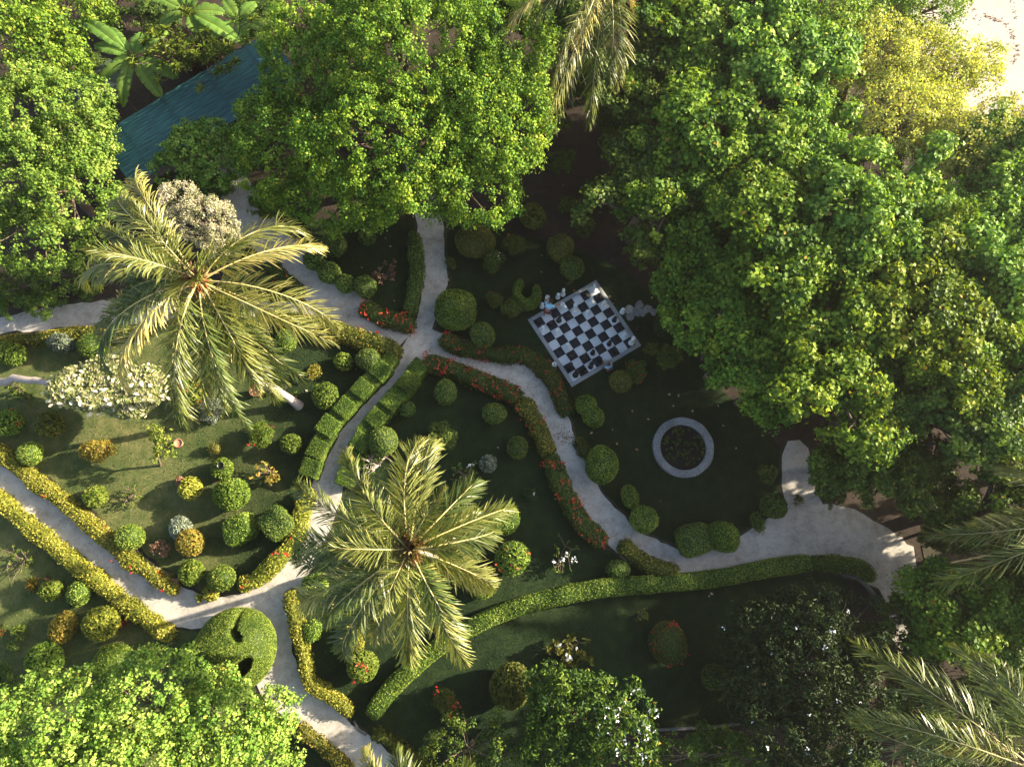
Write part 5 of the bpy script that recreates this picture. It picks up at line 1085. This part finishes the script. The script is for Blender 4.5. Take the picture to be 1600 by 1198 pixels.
# ---------------------------------------------------------------- people
def skin_obj(name,joints,edges,mat,parent,sub=2):
    me=bpy.data.meshes.new(name); me.from_pydata([j[0] for j in joints],edges,[]); o=bpy.data.objects.new(name,me); C.objects.link(o); o.parent=parent
    md=o.modifiers.new('skin','SKIN'); md.use_smooth_shade=True
    for i,j in enumerate(joints):
        r=j[1]; me.skin_vertices[0].data[i].radius=(r,r) if not isinstance(r,tuple) else r
    me.skin_vertices[0].data[0].use_root=True
    ss=o.modifiers.new('sub','SUBSURF'); ss.levels=sub; ss.render_levels=sub
    me.materials.append(mat); return o
def person(label,loc,rz,J,hairm,shortm,scale=1.0):
    """J: named joints; faces +y"""
    root=thing('person',label,'person',loc,rz=rz); root.scale=(scale,)*3
    j={k:Vector(v) for k,v in J.items()}
    names=['pel','chest','neck','hc','ht']; jt=[(j['pel'],.12),(j['chest'],.14),(j['neck'],.055),(j['hc'],.095),(j['ht'],.075)]; ed=[(0,1),(1,2),(2,3),(3,4)]; idx={'pel':0,'chest':1}
    for s in 'LR':
        k=len(jt); jt+=[(j['sh'+s],.062),(j['el'+s],.043),(j['wr'+s],.03),((j['wr'+s]+(j['wr'+s]-j['el'+s]).normalized()*.08),.033)]; ed+=[(1,k),(k,k+1),(k+1,k+2),(k+2,k+3)]
        d=(j['wr'+s]-j['el'+s]).normalized(); sd=d.cross(Vector((0,0,1))).normalized(); hand=j['wr'+s]+d*.08
        for f in range(5):
            m=len(jt); off=(f-1.5)*.018 if f<4 else -.05; ln=[.075,.085,.08,.062,.05][f]
            e=hand+sd*off+d*(ln if f<4 else .015); jt+=[(e,.009),(e+d*.03-Vector((0,0,.015)),.008)]; ed+=[(k+3,m),(m,m+1)]
        k=len(jt); jt+=[(j['hip'+s],.095),(j['kn'+s],.062),(j['an'+s],.042),(j['an'+s]+Vector(J.get('foot'+s,(0,.16,-.03))),.035)]; ed+=[(0,k),(k,k+1),(k+1,k+2),(k+2,k+3)]
    skin_obj('body',jt,ed,M['skin'],root)
    shirt=[(j['pel']*.6+j['chest']*.4,.155),(j['chest'],.165),(j['chest']*.35+j['neck']*.65,.10)]; e=[(0,1),(1,2)]
    for s in 'LR':
        k=len(shirt); shirt+=[(j['sh'+s],.085),(j['sh'+s]*.35+j['el'+s]*.65,.068)]; e+=[(1,k),(k,k+1)]
    skin_obj('shirt',shirt,e,M['shirt'],root)
    sh=[(j['pel']+Vector((0,0,.03)),.15)]; e=[]
    for s in 'LR':
        k=len(sh); sh+=[(j['hip'+s],.115),(j['hip'+s]*.3+j['kn'+s]*.7,.085)]; e+=[(0,k),(k,k+1)]
    skin_obj('shorts',sh,e,M[shortm],root)
    up=(j['ht']-j['hc']).normalized(); bk=(j['hc']-j['nose']).normalized()
    V,Fq=ellipsoid((.112,.118,.12),nu=16,nv=10,noise=.04,nk=20); mb=MB(); mb.add(V+np.array(j['hc']+up*.045+bk*.025),Fq); mb.build('hair',M[hairm],root,True)
    mb=MB(); V,Fq=ellipsoid((.02,.03,.02),nu=8,nv=6); mb.add(V+np.array(j['hc']-bk*.1),Fq); mb.build('nose',M['skin'],root,True)
    right=up.cross(bk).normalized()
    for s in(-1,1):
        for nm,p,r,mt in(('eye',j['hc']-bk*.088+right*.035*s+up*.02,(.013,.013,.011),'hair'),('ear',j['hc']+right*.1*s,(.018,.03,.035),'skin')):
            mb=MB(); V,Fq=ellipsoid(r,nu=8,nv=6); mb.add(V+np.array(p),Fq); mb.build(nm,M[mt],root,True)
    mb=MB(); V,Fq=ellipsoid((.03,.012,.01),nu=8,nv=6); mb.add(V+np.array(j['hc']-bk*.09-up*.05),Fq); mb.build('mouth',M['shorts_b'],root,True)
    return root
q=P(854,494,.075)
person('person in a pale blue shirt and dark red shorts leaning over the chessboard edge',(q.x,q.y,.075),math.radians(-25),
 dict(pel=(0,0,.86),chest=(0,.17,1.22),neck=(0,.27,1.40),hc=(0,.35,1.51),ht=(0,.40,1.60),nose=(0,.46,1.49),
  shL=(-.18,.18,1.30),elL=(-.30,.36,1.12),wrL=(-.24,.56,1.0),shR=(.18,.18,1.30),elR=(.33,.34,1.12),wrR=(.40,.54,.96),
  hipL=(-.09,0,.82),knL=(-.13,.06,.46),anL=(-.14,-.04,.07),hipR=(.09,0,.82),knR=(.13,.16,.46),anR=(.14,.14,.07)),'hair','shorts')
q=P(951,578,.02)
person('small child in a light blue shirt squatting between the chessboard border and the olive ball',(q.x,q.y,.01),math.radians(35),
 dict(pel=(0,-.05,.28),chest=(0,.10,.60),neck=(0,.14,.78),hc=(0,.18,.89),ht=(0,.20,.98),nose=(0,.29,.87),
  shL=(-.17,.10,.68),elL=(-.25,.28,.52),wrL=(-.16,.46,.45),shR=(.17,.10,.68),elR=(.25,.28,.52),wrR=(.16,.46,.45),
  hipL=(-.09,0,.27),knL=(-.17,.36,.42),anL=(-.14,.16,.07),hipR=(.09,0,.27),knR=(.17,.36,.42),anR=(.14,.16,.07)),'hair_b','shorts_b',.85)

# ---------------------------------------------------------------- fallen leaves
me=[]
for v in(.1,.4,.75,.95):
    mb=MB(); add_leaves(mb,np.zeros((1,3)),np.array([[0,0,1.]]),.2,.7,shape='hex',fold=.35,droop=.1,T=np.array([[1.,0,0]]),var=v,jit=0); o=mb.build('fallen_leaf',M['fallen']); me.append(o.data); bpy.data.objects.remove(o)
spots=[(1046,616,3),(1013,655,3),(988,642,2),(957,671,2),(964,693,1),(1060,618,2),(1082,642,2),(1032,783,0),(1068,657,1),(897,454,0),(953,463,0),(962,468,0),(958,474,1),(924,676,2),(968,598,3),(1122,634,3),(1130,665,2),(700,437,3),(610,385,3),(1112,927,3),(1108,931,3),(778,699,3),(868,779,3),(846,399,1),(877,427,2),(846,425,2),(556,577,1),(479,610,3),(1052,634,2),(995,702,1),(565,418,2),(616,470,1),(885,700,3),(1150,700,2),(905,300,0),(880,290,1),(940,282,1)]
for px,py,k in spots:
    o=bpy.data.objects.new('fallen_leaf',me[k]); C.objects.link(o); q=P(px,py,.03); o.location=(q.x,q.y,.035); o.rotation_euler=(rng.normal()*.2,rng.normal()*.2,rng.uniform(0,6.28)); sc=rng.uniform(.5,.95); o.scale=(sc,)*3
    tag(o,'single dry fallen leaf lying on the ground','leaf','fallen leaves scattered on lawn and earth')
# dropped red petals on the path bend
mb=MB(); q=np.array(P(884,680,.04)); n=150; pp=np.c_[rng.normal(size=(n,2))*[.28,.22],np.full(n,.042)]; add_leaves(mb,pp,np.array([0,0,1.])+rng.normal(size=pp.shape)*.12,.06,.7,var=rng.uniform(0,.4,n),fold=.1,droop=.02)
o=mb.build('fallen_petals',M['brown']); o.location=(q[0],q[1],0); tag(o,'patch of reddish-brown fallen petals on the path bend','petals',kind='stuff')

mb=MB(); pp=[]
for (a,b,c_,d_,n) in((1535,22,1575,38,40),(1575,38,1592,80,40),(1592,80,1582,100,20),(1520,8,1530,40,14),(1580,0,1590,30,12)):
    t=rng.random(n); 
    for u in t: q=P(a+(c_-a)*u+rng.normal()*2,b+(d_-b)*u+rng.normal()*2,.03); pp.append((q.x,q.y,.03))
pp=np.array(pp); base=pp.mean(0)*[1,1,0]; add_leaves(mb,pp-base,np.array([0,0,1.])+rng.normal(size=pp.shape)*.15,.16,.35,var=rng.uniform(0,.5,len(pp)),fold=.1,droop=.05)
o=mb.build('beach_wrack',M['brown']); o.location=base; tag(o,'thin curved line of dry seaweed and twigs on the sand','wrack',kind='stuff')

# ---------------------------------------------------------------- warm sunlit air
hm=bpy.data.materials.new('haze_air'); hm.use_nodes=True; hn=hm.node_tree
hn.nodes.remove(hn.nodes['Principled BSDF']); pv=hn.nodes.new('ShaderNodeVolumePrincipled')
pv.inputs['Color'].default_value=(.95,.93,.9,1); pv.inputs['Density'].default_value=.00035; pv.inputs['Anisotropy'].default_value=.6
hn.links.new(pv.outputs[0],hn.nodes['Material Output'].inputs['Volume'])
mb=MB(); box(mb,-262,262,-262,262,-1,38); o=mb.build('haze',hm); o['kind']='stuff'
tag(o,'thin warm haze in the low sun over the whole garden','haze')
